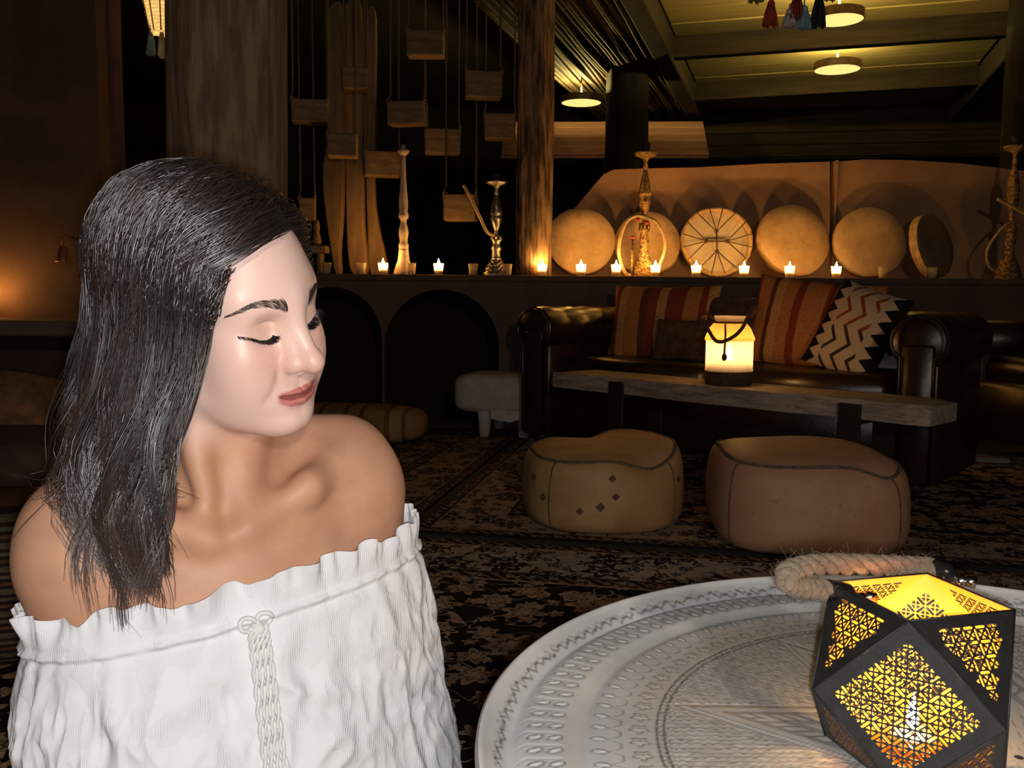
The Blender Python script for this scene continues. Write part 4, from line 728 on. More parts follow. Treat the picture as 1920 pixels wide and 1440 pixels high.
def mouth_line(q): return np.minimum(rc(q, (0, 0.0965, -0.0684), (0.0150, 0.0925, -0.0680), 0, 0), rc(q, (0.0150, 0.0925, -0.0680), (0.0350, 0.0785, -0.0638), 0, 0))
def head_sdf(q0):
    q = q0.copy(); q[..., 0] = np.abs(q[..., 0]) / LS
    d = ell(q, (0, -0.012, 0.033), (0.0745, 0.097, 0.086))                         # cranium
    d = smin(d, ell(q, (0, 0.030, 0.020), (0.0625, 0.0585, 0.062)), 0.020)         # forehead and temples
    d = smin(d, ell(q, (0, 0.026, -0.042), (0.0590, 0.0575, 0.066)), 0.024)        # middle of the face
    d = smin(d, rc(q, (0.045, 0.010, -0.064), (0.016, 0.068, -0.093), 0.019, 0.0175), 0.034)   # jaw
    d = smin(d, rc(q, (0.050, 0.006, -0.015), (0.046, 0.010, -0.066), 0.018, 0.017), 0.022)
    d = smin(d, ell(q, (0.0340, 0.0430, -0.064), (0.0220, 0.0230, 0.0240)), 0.034)
    d = smin(d, ell(q, (0, 0.0780, -0.0950), (0.0185, 0.0150, 0.0150)), 0.016)     # chin
    d = smin(d, ell(q, (0.0430, 0.0560, -0.026), (0.0180, 0.0175, 0.0200)), 0.032) # cheekbone
    d = smin(d, ell(q, (0.0350, 0.0620, -0.046), (0.0185, 0.0165, 0.0200)), 0.030) # smiling cheek
    d = smin(d, ell(q, (0, 0.065, -0.066), (0.0300, 0.0235, 0.0260)), 0.018)       # muzzle
    d = smin(d, rc(q, (0.000, 0.0805, 0.0200), (0.0420, 0.0620, 0.0225), 0.0105, 0.0085), 0.026)  # brow
    d = smax(d, -ell(q, (0.0315, 0.0900, -0.002), (0.0165, 0.0125, 0.0115)), 0.012) # eye hollow
    d = smin(d, ell(q, (0.0310, 0.0615, -0.0035), (0.0165, 0.0145, 0.0125)), 0.006) # closed lid over the eyeball
    d = d + 0.0016 * np.exp(-0.5 * (np.maximum(rc(q, (0.0190, 0.0800, 0.0030), (0.0430, 0.0690, 0.0045), 0.0, 0.0), 0) / 0.0022) ** 2)   # lid crease
    # nose
    d = smin(d, rc(q, (0, 0.0825, 0.0130), (0, 0.1045, -0.0270), 0.0085, 0.0085), 0.013)
    d = smin(d, rc(q, (0.005, 0.078, 0.000), (0.008, 0.0920, -0.030), 0.0070, 0.0085), 0.012)
    nb = ell(q, (0, 0.1085, -0.0340), (0.0115, 0.0110, 0.0105))
    nb = smin(nb, ell(q, (0.0120, 0.0945, -0.0365), (0.0078, 0.0105, 0.0080)), 0.006)
    nb = smin(nb, rc(q, (0, 0.1040, -0.0395), (0, 0.0930, -0.0460), 0.0052, 0.0042), 0.006)
    d = smin(d, nb, 0.007)
    d = smax(d, -ell(q, (0.0062, 0.0985, -0.0455), (0.0026, 0.0050, 0.0030)), 0.003)  # nostril
    # lips
    up, lo = lips(q)
    d = smin(d, up, 0.0060); d = smin(d, lo, 0.0060)
    d = d + 0.0020 * np.exp(-0.5 * (mouth_line(q) / 0.0017) ** 2)
    d = d + 0.0018 * gauss(q, (0.0368, 0.0755, -0.0642), (0.0035, 0.008, 0.0050))       # corner of the mouth pressed in by the smile
    d = d + 0.0015 * gauss(q, (0.0255, 0.0860, -0.0480), (0.0035, 0.010, 0.0070)) + 0.0013 * gauss(q, (0.0315, 0.0800, -0.0570), (0.0030, 0.010, 0.0060))   # fold from nose to mouth
    d = d + 0.0016 * gauss(q, (0, 0.0900, -0.0855), (0.016, 0.010, 0.0040))
    # ear (under the hair)
    e = ell(q, (0.0760, -0.006, -0.016), (0.006, 0.016, 0.029)); d = smin(d, e, 0.008)
    return d
def body_sdf(p, legs=True, hands=True):
    p = p.astype(np.float32)
    q = (p - HO.astype(np.float32)) @ HR.astype(np.float32)
    d = head_sdf(q)
    nk = rc(p, hd(0, -0.022, -0.050), tor(-0.004, -0.010, 0.015), 0.0500, 0.0560)
    d = smin(d, nk, 0.022)
    b = ell((p - tor(0, 0.0, -0.115)) @ np.stack([TT, TN, TW], 1).astype(np.float32), (0, 0, 0), (0.160, 0.094, 0.165))
    for s in (-1, 1):
        b = smin(b, rc(p, tor(s * 0.030, -0.022, 0.066), tor(s * 0.128, -0.012, 0.020), 0.036, 0.036), 0.04)      # trapezius
        b = smin(b, ell((p - tor(s * 0.138, -0.002, -0.008)) @ np.stack([TT, TN, TW], 1).astype(np.float32), (0, 0, 0), (0.050, 0.052, 0.056)), 0.05)
        b = smin(b, rc(p, tor(s * 0.142, 0, -0.03), tor(s * 0.145, -0.01, -0.27), 0.042, 0.030), 0.035)
        b = smin(b, rc(p, tor(s * 0.145, -0.01, -0.27), tor(s * 0.070, 0.20, -0.37), 0.035, 0.024), 0.02)
        if not hands: continue
        w0 = tor(s * 0.070, 0.20, -0.37); k0 = tor(s * 0.010, 0.26, -0.385)
        b = smin(b, rc(p, w0, k0, 0.026, 0.030), 0.02)
        for i, (o1, ln) in enumerate(((-0.027, 0.062), (-0.009, 0.072), (0.009, 0.068), (0.026, 0.052))):
            g0 = k0 + TN * o1 * 0.6 + TW * (-o1 * 0.7); g1 = g0 - s * TT * ln * 0.55 + TN * ln * 0.2; g2 = g1 - s * TT * ln * 0.3 - TW * ln * 0.4
            b = smin(b, rc(p, g0, g1, 0.0095, 0.0088), 0.006); b = smin(b, rc(p, g1, g2, 0.0088, 0.0075), 0.004)
        g0 = w0 * 0.6 + k0 * 0.4 + TW * 0.018; g1 = g0 + TN * 0.04 + TW * 0.015; b = smin(b, rc(p, g0, g1, 0.012, 0.0095), 0.008)
    d = smin(d, b, 0.030)
    for s in (-1, 1):
        n0 = tor(-0.016 + s * 0.013, 0.066, -0.006)
        d = smin(d, rc(p, hd(s * 0.052, -0.012, -0.060), n0, 0.0105, 0.0065), 0.026)                                # neck muscle
        d = smin(d, rc(p, n0 + TT * s * 0.008, tor(s * 0.070, 0.060, 0.016), 0.0075, 0.0065), 0.026)               # collar bone
        d = smin(d, rc(p, tor(s * 0.070, 0.060, 0.016), tor(s * 0.135, 0.008, 0.036), 0.0060, 0.0060), 0.042)
        h = tor(s * 0.078, 0.052, 0.034) if s > 0 else tor(s * 0.078, 0.052, 0.030)
        d = d + 0.0040 * np.exp(-0.5 * (rc(p, tor(s * 0.050, 0.055, 0.030), tor(s * 0.105, 0.030, 0.052), 0, 0) / 0.013) ** 2)                                        # hollow above it
        d = d + 0.0006 * np.exp(-0.5 * (rc(p, tor(s * 0.096, 0.066, 0.024), tor(s * 0.080, 0.082, -0.020), 0, 0) / 0.010) ** 2)
    h = tor(-0.016, 0.074, 0.012); d = d + 0.006 * np.exp(-0.5 * (((p - h) ** 2).sum(-1)) / 0.012 ** 2)            # throat notch
    if legs:
        M = np.stack([TT, TN, TW], 1).astype(np.float32)
        d = smin(d, ell((p - tor(0, -0.005, -0.26)) @ M, (0, 0, 0), (0.125, 0.088, 0.13)), 0.05)
        d = smin(d, ell((p - tor(0, -0.01, -0.40)) @ M, (0, 0, 0), (0.160, 0.115, 0.105)), 0.05)
        for s in (-1, 1):
            kn = tor(s * 0.27, 0.25, -0.44); an = tor(-s * 0.10, 0.27 + 0.03 * s, -0.475)
            d = smin(d, rc(p, tor(s * 0.085, 0.0, -0.41), kn, 0.080, 0.055), 0.04)
            d = smin(d, rc(p, kn, an, 0.050, 0.034), 0.03)
            d = smin(d, rc(p, an, an - s * TT * 0.10 + TN * 0.05, 0.034, 0.026), 0.02)
    return d
def grad(fn, p, d0, e=0.0006):
    return np.stack([fn(p + np.eye(3)[i] * e) - d0 for i in range(3)], -1) / e
def surface_nets(fn, lo, hi, h):
    lo = np.asarray(lo, float); n = np.ceil((np.asarray(hi) - lo) / h).astype(int) + 1
    ax = [lo[i] + h * np.arange(n[i]) for i in range(3)]
    st = 4; co = [a[::st] + h * (st - 1) / 2 for a in ax]
    G = np.stack(np.meshgrid(*co, indexing='ij'), -1).astype(np.float32); Dc = fn(G.reshape(-1, 3)).reshape(G.shape[:3])
    D = Dc.repeat(st, 0).repeat(st, 1).repeat(st, 2)[:n[0], :n[1], :n[2]].copy()
    near = np.argwhere(np.abs(D) < h * 5.5)
    for i0 in range(0, len(near), 400000):
        k = near[i0:i0 + 400000]; D[tuple(k.T)] = fn((lo + h * k).astype(np.float32))
    I = D < 0
    c = np.zeros(np.array(n) - 1, np.int8)
    for a in (0, 1):
        for b in (0, 1):
            for e in (0, 1): c += I[a:n[0] - 1 + a, b:n[1] - 1 + b, e:n[2] - 1 + e]
    act = (c > 0) & (c < 8); idx = -np.ones(act.shape, np.int64); cells = np.argwhere(act); idx[act] = np.arange(len(cells))
    acc = np.zeros((len(cells), 3)); cnt = np.zeros(len(cells))
    K = [(a, b, e) for a in (0, 1) for b in (0, 1) for e in (0, 1)]
    for i, A in enumerate(K):
        for B in K[i + 1:]:
            if sum(abs(x - y) for x, y in zip(A, B)) != 1: continue
            da = D[tuple((cells + A).T)]; db = D[tuple((cells + B).T)]; m = (da < 0) != (db < 0)
            t = np.where(m, da / np.where(m, da - db, 1), 0)
            acc += np.where(m[:, None], np.array(A) + t[:, None] * (np.array(B) - np.array(A)), 0); cnt += m
    V = lo + h * (cells + acc / cnt[:, None]); F = []
    for a in range(3):
        b, e = (a + 1) % 3, (a + 2) % 3
        s0 = [slice(None)] * 3; s1 = [slice(None)] * 3; s0[a] = slice(0, -1); s1[a] = slice(1, None)
        ch = I[tuple(s0)] != I[tuple(s1)]; E = np.argwhere(ch); ins = I[tuple(s0)][ch]
        ok = (E[:, b] > 0) & (E[:, e] > 0) & (E[:, b] < n[b] - 1) & (E[:, e] < n[e] - 1); E = E[ok]; ins = ins[ok]
        def g(db, de): x = E.copy(); x[:, b] -= db; x[:, e] -= de; return idx[tuple(x.T)]
        q = np.stack([g(1, 1), g(0, 1), g(0, 0), g(1, 0)], 1); q[~ins] = q[~ins][:, ::-1]; F.append(q)
    return V, np.concatenate(F)
def make_skin():
    m, t, b = begin('skin')
    co = obco(t); n1 = noise(t, co, 22, 4); n2 = noise(t, co, 420, 3)
    A = lambda k: nod(t, 'ShaderNodeAttribute', attribute_name=k).outputs['Fac']
    col = mixc(t, smooth(t, n1, 0.3, 0.7), (0.62, 0.335, 0.210, 1), (0.54, 0.275, 0.170, 1))
    col = mixc(t, A('face'), col, (0.83, 0.565, 0.485, 1))
    col = mixc(t, math_(t, 'MULTIPLY', A('blush'), 0.55), col, (0.72, 0.36, 0.28, 1))
    col = mixc(t, math_(t, 'MULTIPLY', A('lid'), 0.5), col, (0.62, 0.40, 0.24, 1))
    col = mixc(t, A('lip'), col, (0.58, 0.205, 0.185, 1))
    col = mixc(t, math_(t, 'MULTIPLY', A('seam'), 0.75), col, (0.20, 0.045, 0.040, 1))
    col = mixc(t, A('line'), col, (0.02, 0.014, 0.012, 1))
    col = mixc(t, A('cloth'), col, (0.02, 0.02, 0.025, 1))
    rg = math_(t, 'SUBTRACT', math_(t, 'SUBTRACT', 0.55, math_(t, 'MULTIPLY', A('face'), 0.15)), math_(t, 'MULTIPLY', A('lip'), 0.16))
    P(b, Base_Color=col, Roughness=rg, Specular_IOR_Level=0.45, Subsurface_Weight=0.12, Subsurface_Radius=(0.012, 0.005, 0.003), Subsurface_Scale=0.6)
    bump(t, b, n2, 0.09, 0.002)
    return m
V, F = surface_nets(body_sdf, (-0.78, 0.40, 0.03), (0.18, 1.20, 0.935), 0.0065)
person = fast_mesh('person', V, F)
bm = bmesh.new(); bm.from_mesh(person.data)
HRf = HR
def sel(fn, cuts):
    P_ = np.array([v.co for v in bm.verts]); k = fn(P_); bm.verts.ensure_lookup_table()
    es = [e for e in bm.edges if k[e.verts[0].index] and k[e.verts[1].index]]
    bmesh.ops.subdivide_edges(bm, edges=es, cuts=cuts, use_grid_fill=True); bm.verts.index_update()
loc = lambda P_: ((P_ - HO) @ HR) / np.array([LS, 1, 1])
sel(lambda P_: (P_[:, 2] > 0.50), 1)
sel(lambda P_: (loc(P_)[:, 1] > 0.02) & (loc(P_)[:, 2] < 0.06) & (loc(P_)[:, 2] > -0.125), 1)
sel(lambda P_: (loc(P_)[:, 1] > 0.058) & (loc(P_)[:, 2] < 0.03) & (loc(P_)[:, 2] > -0.092), 1)
bmesh.ops.triangulate(bm, faces=[f for f in bm.faces if len(f.verts) > 4])
bm.to_mesh(person.data); bm.free()
PV = np.empty(len(person.data.vertices) * 3, np.float32); person.data.vertices.foreach_get('co', PV); PV = PV.reshape(-1, 3).astype(np.float64)
for it in range(3):
    d = body_sdf(PV); g = grad(body_sdf, PV, d); PV = PV - (np.clip(d, -0.004, 0.004) / np.maximum((g * g).sum(-1), 0.15))[:, None] * g
person.data.vertices.foreach_set('co', PV.astype(np.float32).ravel()); person.data.update()
person.data.polygons.foreach_set('use_smooth', np.ones(len(person.data.polygons), bool))
QL = loc(PV); QA = QL.copy(); QA[:, 0] = np.abs(QA[:, 0])
up, lo = lips(QA.astype(np.float32))
sst = lambda x, a, b: np.clip((x - a) / (b - a), 0, 1) ** 2 * (3 - 2 * np.clip((x - a) / (b - a), 0, 1))
front = QL[:, 1] > 0.06
A_lip = front * sst(-QA[:, 0], -0.0365, -0.0310) * sst(-np.minimum(up, lo) + 0.0020 * sst(QA[:, 0], 0.012, 0.028), -0.0024, -0.0010)
A_seam = front * sst(-mouth_line(QA.astype(np.float32)), -0.0036, -0.0020)
LASH = [(0.0165, 0.0765, -0.0085), (0.0220, 0.0775, -0.0120), (0.0290, 0.0765, -0.0135), (0.0370, 0.0728, -0.0125), (0.0440, 0.0680, -0.0095), (0.0490, 0.0630, -0.0070)]
LP = spline(LASH, 24)
dl = np.min([np.linalg.norm(QA - p, axis=1) * 1.0 for p in LP], axis=0)
A_line = front * sst(-dl, -0.0021, -0.0011) + 0.7 * np.exp(-(np.linalg.norm(QL - np.array([-0.006, 0.0885, 0.058]), axis=1) / 0.0016) ** 2)
A_lid = front * np.exp(-0.5 * (((QA - (0.031, 0.074, 0.002)) / (0.012, 0.02, 0.007)) ** 2).sum(1))
A_blush = np.exp(-0.5 * (((QA - (0.040, 0.072, -0.030)) / (0.018, 0.03, 0.016)) ** 2).sum(1)) + np.exp(-0.5 * (((QA - (0, 0.112, -0.035)) / (0.012, 0.02, 0.010)) ** 2).sum(1))
A_face = sst(QL[:, 2], -0.135, -0.09) * sst(QL[:, 1], -0.03, 0.03)
A_cloth = ((PV - S0) @ TW < -0.335).astype(float) * (1 - ((np.abs((PV - S0) @ TT) < 0.12) & ((PV - S0) @ TN > 0.16) & ((PV - S0) @ TW > -0.40)))
for k, a in (('lip', A_lip), ('line', A_line), ('lid', A_lid), ('blush', np.clip(A_blush, 0, 1)), ('face', A_face), ('cloth', A_cloth), ('seam', A_seam)):
    at_ = person.data.attributes.new(k, 'FLOAT', 'POINT'); at_.data.foreach_set('value', a.astype(np.float32))
person.data.materials.append(make_skin())
tag(person, 'woman with shoulder-length dark hair in a white off-shoulder blouse, looking down to the right', 'person')
# strands of any kind: arrays of points (N, K, 3), radius (N, K)
def strands(name, Pn, R_, m, parent, sides=3):
    N, K, _ = Pn.shape
    T = np.gradient(Pn, axis=1); T /= np.linalg.norm(T, axis=2, keepdims=True) + 1e-12
    ref = np.where(np.abs(T[..., 2:3]) < 0.9, np.array([0, 0, 1.0]), np.array([1.0, 0, 0]))
    ref = np.broadcast_to(RNG.normal(size=(N, 1, 3)), T.shape)
    a = np.cross(ref, T); a /= np.linalg.norm(a, axis=2, keepdims=True) + 1e-12; b = np.cross(T, a)
    th = np.arange(sides) * 2 * PI / sides
    Vv = Pn[:, :, None] + R_[:, :, None, None] * (np.cos(th)[None, None, :, None] * a[:, :, None] + np.sin(th)[None, None, :, None] * b[:, :, None])
    i = np.arange(N)[:, None, None] * K * sides; j = np.arange(K - 1)[None, :, None] * sides; k = np.arange(sides)[None, None, :]
    q = np.stack([i + j + k, i + j + (k + 1) % sides, i + j + sides + (k + 1) % sides, i + j + sides + k], -1).reshape(-1, 4)
    return fast_mesh(name, Vv.reshape(-1, 3), q, m, parent)
def hair_mat(name, c1, c2, rough=0.32, spec=0.6):
    m, t, b = begin(name)
    oi = nod(t, 'ShaderNodeAttribute', attribute_name='tint').outputs['Fac']
    P(b, Base_Color=mixc(t, oi, (*c1, 1), (*c2, 1)), Roughness=rough, Specular_IOR_Level=spec, IOR=1.85, Specular_Tint=(0.93, 0.92, 1.0))
    return m
MH = hair_mat('dark_hair', (0.009, 0.006, 0.005), (0.075, 0.034, 0.020), 0.38, 1.0)
def to_world(q): return HO + (q * np.array([LS, 1, 1])) @ HR.T
# ---------------- eyelashes and eyebrows
def push_out(p, off):
    for _ in range(3):
        d = body_sdf(p, False, False) - off; g = grad(lambda x: body_sdf(x, False, False), p, d + off)
        p = p - (np.minimum(d, 0) / np.maximum((g * g).sum(-1), 0.2))[:, None] * g
    return p
def snap(p, off):
    for _ in range(4):
        d = body_sdf(p, False, False) - off; g = grad(lambda x: body_sdf(x, False, False), p, d + off)
        p = p - (np.clip(d, -0.01, 0.01) / np.maximum((g * g).sum(-1), 0.2))[:, None] * g
    return p
for sgn in (-1, 1):
    n = 150; x = np.sort(RNG.random(n)) * 0.93 + 0.05
    root = np.array([np.interp(x, np.linspace(0, 1, 24), LP[:, i]) for i in range(3)]).T; root[:, 0] *= sgn
    root = snap(to_world(root), 0.0002)
    fan = (x - 0.45) * sgn
    ln = (0.0065 + 0.004 * np.sin(x * PI)) * RNG.uniform(0.75, 1.15, n)
    dirv = np.stack([fan * 0.9 + RNG.normal(0, 0.12, n), np.full(n, 0.95), -0.65 + RNG.normal(0, 0.10, n)], 1); dirv /= np.linalg.norm(dirv, axis=1, keepdims=True)
    tt = np.linspace(0, 1, 6)[None, :, None]
    pts = root[:, None] + (dirv[:, None] * tt * ln[:, None, None] + np.array([0, 0.10, 0.45]) * (tt ** 2) * ln[:, None, None]) @ HR.T
    rr = np.linspace(0.00036, 0.0001, 6)[None] * np.ones((n, 1))
    strands('eyelash', pts, rr, mat('lash', (0.008, 0.006, 0.006), rough=0.4), person)
    n = 460; x = RNG.random(n)
    BW = spline([(0.0105, 0.0880, 0.0175), (0.0200, 0.0870, 0.0215), (0.0320, 0.0810, 0.0240), (0.0430, 0.0720, 0.0225), (0.0530, 0.0600, 0.0160)], 30)
    c = np.array([np.interp(x, np.linspace(0, 1, 30), BW[:, i]) for i in range(3)]).T
    wd = np.interp(x, [0, 0.1, 0.5, 1], [0.0010, 0.0034, 0.0024, 0.0006]); c[:, 2] += RNG.uniform(-1, 1, n) * wd
    tx = np.interp(x, [0, 0.3, 1], [0.5, 1.0, 1.0]); dv = np.stack([tx, np.zeros(n), np.interp(x, [0, 0.3, 0.6, 1], [0.9, 0.45, 0.0, -0.5])], 1); dv /= np.linalg.norm(dv, axis=1, keepdims=True)
    L_ = RNG.uniform(0.004, 0.0075, n)[:, None, None]
    pts = c[:, None] + dv[:, None] * np.linspace(0, 1, 5)[None, :, None] * L_; pts[..., 0] *= sgn
    pw = snap(to_world(pts).reshape(-1, 3), 0.0004).reshape(n, 5, 3)
    strands('eyebrow', pw, np.linspace(0.00017, 0.00007, 5)[None] * np.ones((n, 1)), mat('brow_hair', (0.030, 0.020, 0.017), rough=0.5), person)
# ---------------- hair
def rad_dir(dv, c, r): return 1.0 / np.sqrt(((dv / r) ** 2).sum(-1))
CC = np.array([0, -0.012, 0.033]); CRd = np.array([0.0755, 0.098, 0.087])
def make_hair(N, K1=8, K2=14):
    got = []
    while sum(len(g) for g in got) < N:
        dv = RNG.normal(size=(N * 3, 3)); dv /= np.linalg.norm(dv, axis=1, keepdims=True)
        p = CC + dv * rad_dir(dv, CC, CRd)[:, None]; l, f, u = p.T
        fmax = np.interp(u, [-0.06, -0.03, 0.0, 0.03, 0.055, 0.070, 0.080, 0.09], [-0.045, 0.014, 0.044, 0.056, 0.065, 0.072, 0.082, 0.2])
        k = (f < fmax) & (u > -0.055); got.append(dv[k])
    dv = np.concatenate(got)[:N]; p = CC + dv * rad_dir(dv, CC, CRd)[:, None]; l, f, u = p.T
    side = np.where(l < 0.028 + 0.006 * RNG.normal(size=N), -1, 1)
    q = np.clip((0.085 - f) / 0.175, 0, 1)
    phi0 = np.arctan2(l, f)
    hi_ = sst(u, 0.0, 0.07)
    amin = np.where(side < 0, 20.0 + 57.0 * (1 - sst(np.abs(phi0), 0.45, 0.85)), 100.0)
    ft = np.radians(amin + (178 - amin) * q ** 1.15 + RNG.normal(0, 5, N)) * side
    phi0 = np.where(phi0 * side < 0, np.where(np.abs(phi0) > 1.6, phi0 + side * 2 * PI, -phi0 * 0.2), phi0)
    ph_low = np.where(np.abs(phi0) < np.radians(amin), np.radians(amin) * side, phi0)
    ph = ft * hi_ + ph_low * (1 - hi_)
    lay = RNG.random(N) ** 0.75
    e_el = np.radians(np.where(u < 0.0, -20, -8.0)) + RNG.normal(0, 0.05, N)
    e_el = np.minimum(e_el, np.arcsin(np.clip(dv[:, 2], -1, 1)) - 0.05)
    te = np.stack([np.sin(ph) * np.cos(e_el), np.cos(ph) * np.cos(e_el), np.sin(e_el)], 1)
    om = np.arccos(np.clip((dv * te).sum(1), -1, 1))[:, None]; t1 = np.linspace(0, 1, K1)
    pts = []
    frontness = sst(f, 0.03, 0.085) * sst(u, 0.04, 0.08)
    for t in t1:
        s_ = np.where(np.sin(om) < 1e-4, 1 - t, np.sin((1 - t) * om) / (np.sin(om) + 1e-9)); s2 = np.where(np.sin(om) < 1e-4, t, np.sin(t * om) / (np.sin(om) + 1e-9))
        d_ = s_ * dv + s2 * te; d_ /= np.linalg.norm(d_, axis=1, keepdims=True)
        h = 0.002 + (0.006 + 0.030 * lay) * min(1, t * 2.5) * (1 - 0.12 * t) + frontness * 0.004 * math.sin(PI * min(1, t * 1.6))
        pts.append(CC + d_ * (rad_dir(d_, CC, CRd) + h)[:, None])
    A1 = to_world(np.stack(pts, 1)); E_ = A1[:, -1]; D_ = A1[:, -1] - A1[:, -2]
    rel = E_[:, :2] - HO[:2]; az = np.degrees(np.arctan2(rel[:, 1], rel[:, 0])); az = np.where((az > 40) | ((side > 0) & (az > -80)), az - 360, az)   # -300 .. 60 ; -90 towards the camera
    az_t = np.interp(az, [-420, -330, -270, -220, -180, -140, -100, -70, -50], [-250, -248, -240, -216, -190, -158, -124, -102, -94])
    rho = np.interp(az, [-330, -270, -220, -180, -140, -100, -60], [0.085, 0.105, 0.125, 0.116, 0.110, 0.108, 0.104]) * (0.74 + 0.30 * lay)
    ztip = np.interp(az, [-330, -270, -220, -180, -140, -100, -60], [0.600, 0.600, 0.615, 0.610, 0.570, 0.535, 0.545]) + RNG.normal(0, 0.018, N) + 0.03 * (1 - lay) * RNG.random(N)
    azr = np.radians(az_t); tip = np.stack([HO[0] + rho * np.cos(azr), HO[1] + rho * np.sin(azr), ztip], 1)
    t2 = np.linspace(0, 1, K2 + 1)[1:]; B_ = []
    Ln = np.linalg.norm(tip - E_, axis=1)[:, None]; D_ = D_ / (np.linalg.norm(D_, axis=1, keepdims=True) + 1e-9)
    D_ = D_ * 0.35 + np.array([0, 0, -0.65]); c1 = E_ + D_ * Ln * 0.38; c2 = tip + np.stack([np.zeros(N), np.zeros(N), Ln[:, 0] * 0.34], 1) + np.stack([np.cos(azr), np.sin(azr), 0 * azr], 1) * (0.012 + 0.060 * np.exp(-((az + 175) / 50) ** 2))[:, None]
    for t in t2: B_.append(((1 - t) ** 3) * E_ + 3 * t * (1 - t) ** 2 * c1 + 3 * t * t * (1 - t) * c2 + t ** 3 * tip)
    return np.concatenate([A1, np.stack(B_, 1)], 1), lay, az
NH, NG = 14000, 380
HP, lay, az = make_hair(NH + NG)
K = HP.shape[1]; tt = np.linspace(0, 1, K)
G = HP[:NG]; H = HP[NG:]; lay = lay[NG:]; azg = az[:NG]
gw = RNG.uniform(0, 2 * PI, (NG, 1)); fr = RNG.uniform(1.3, 2.6, (NG, 1)); amp = RNG.uniform(0.007, 0.022, (NG, 1)) * sst(tt, 0.3, 1.0)[None]
radial = np.stack([np.cos(np.radians(azg)), np.sin(np.radians(azg)), 0 * azg], 1)[:, None]; tang = np.stack([-np.sin(np.radians(azg)), np.cos(np.radians(azg)), 0 * azg], 1)[:, None]
off = (amp * np.sin(gw + fr * 2 * PI * tt[None]))[..., None] * tang + (amp * np.cos(gw * 1.7 + fr * 2 * PI * tt[None]))[..., None] * radial * 0.8
G = G + off
feat = lambda X: np.concatenate([X[:, 3], X[:, 10] * 1.0, X[:, -1] * 0.9], 1)
fg, fh = feat(HP[:NG]), feat(H); own = np.empty(len(H), int)
for i in range(0, len(H), 1000): own[i:i + 1000] = ((fh[i:i + 1000, None] - fg[None]) ** 2).sum(-1).argmin(1)
clump = (RNG.uniform(0.55, 0.92, (len(H), 1)) * sst(tt, 0.05, 0.75)[None])[..., None]
Hc = H * (1 - clump) + G[own] * clump + (off[own] * (1 - clump))
Hc = Hc + (RNG.normal(0, 1, (len(H), 1, 3)) * 0.0022 + np.cumsum(RNG.normal(0, 1, (len(H), K, 3)), 1) * 0.00045) * sst(tt, 0.1, 0.9)[None, :, None]
loose = RNG.random(len(H)) < 0.05
Hc[loose] += (RNG.normal(0, 1, (loose.sum(), 1, 3)) * 0.009) * sst(tt, 0.25, 1.0)[None, :, None]
j0 = 1; sub = Hc[:, j0:].reshape(-1, 3)
sub = push_out(sub, np.outer(0.003 + 0.010 * lay, sst(tt[j0:], 0.0, 0.3) * 0.9 + 0.1).ravel()); Hc[:, j0:] = sub.reshape(len(H), K - j0, 3)
for _ in range(2): Hc[:, 2:-1] = 0.25 * Hc[:, 1:-2] + 0.5 * Hc[:, 2:-1] + 0.25 * Hc[:, 3:]
fa = math.atan2(HR[1, 1], HR[0, 1]); ra_ = np.arctan2(Hc[..., 1] - HO[1], Hc[..., 0] - HO[0])
badp = (np.abs(np.angle(np.exp(1j * (ra_ - fa)))) < math.radians(62)) & (Hc[..., 2] < 0.700)
lq_ = ((Hc - HO) @ HR) / np.array([LS, 1, 1]); lph_ = np.abs(np.arctan2(lq_[..., 0], lq_[..., 1])); badp |= ((lph_ < math.radians(17)) & (lq_[..., 2] < 0.076)) | ((lph_ < math.radians(33)) & (lq_[..., 2] < 0.072) & (lq_[..., 2] > 0.052))
keep = ~badp.any(1); Hc = Hc[keep]; H = H[keep]; own = own[keep]
rr = np.interp(tt, [0, 0.1, 0.7, 1], [0.00045, 0.00058, 0.00050, 0.00015])[None] * RNG.uniform(0.7, 1.25, (len(H), 1))
hair = strands('hair', Hc, rr, MH, person)
hair['label'] = 'wavy dark brown shoulder-length hair'
tint = np.repeat(np.clip(RNG.normal(0.18, 0.2, (NG,))[own][:, None] + 0.5 * sst(tt, 0.55, 1.0)[None] + RNG.normal(0, 0.12, (len(H), 1)), 0, 1), 3, axis=1).astype(np.float32)
a_ = hair.data.attributes.new('tint', 'FLOAT', 'POINT'); a_.data.foreach_set('value', tint.ravel())
# dark scalp under the strands
def scalp():
    n, m_ = 64, 40; th = np.linspace(-PI, PI, n, endpoint=False); v = []; ok = []
    for i in range(m_ + 1):
        el = -PI / 2 + PI * i / m_
        for a in th:
            d_ = np.array([math.sin(a) * math.cos(el), math.cos(a) * math.cos(el), math.sin(el)]); p = CC + d_ * (rad_dir(d_[None], CC, CRd)[0] + 0.0025)
            fm = np.interp(p[2], [-0.06, -0.03, 0.0, 0.03, 0.055, 0.070, 0.080, 0.09], [-0.050, 0.008, 0.036, 0.050, 0.060, 0.068, 0.078, 0.2])
            ok.append(p[1] < fm and p[2] > -0.06); v.append(hd(*p))
    f = [(i * n + k, i * n + (k + 1) % n, (i + 1) * n + (k + 1) % n, (i + 1) * n + k) for i in range(m_) for k in range(n)]
    f = [q for q in f if all(ok[i] for i in q)]
    return link_mesh('scalp_hair', v, f, mat('scalp_hair', (0.008, 0.006, 0.005), rough=0.8), hair)
scalp()
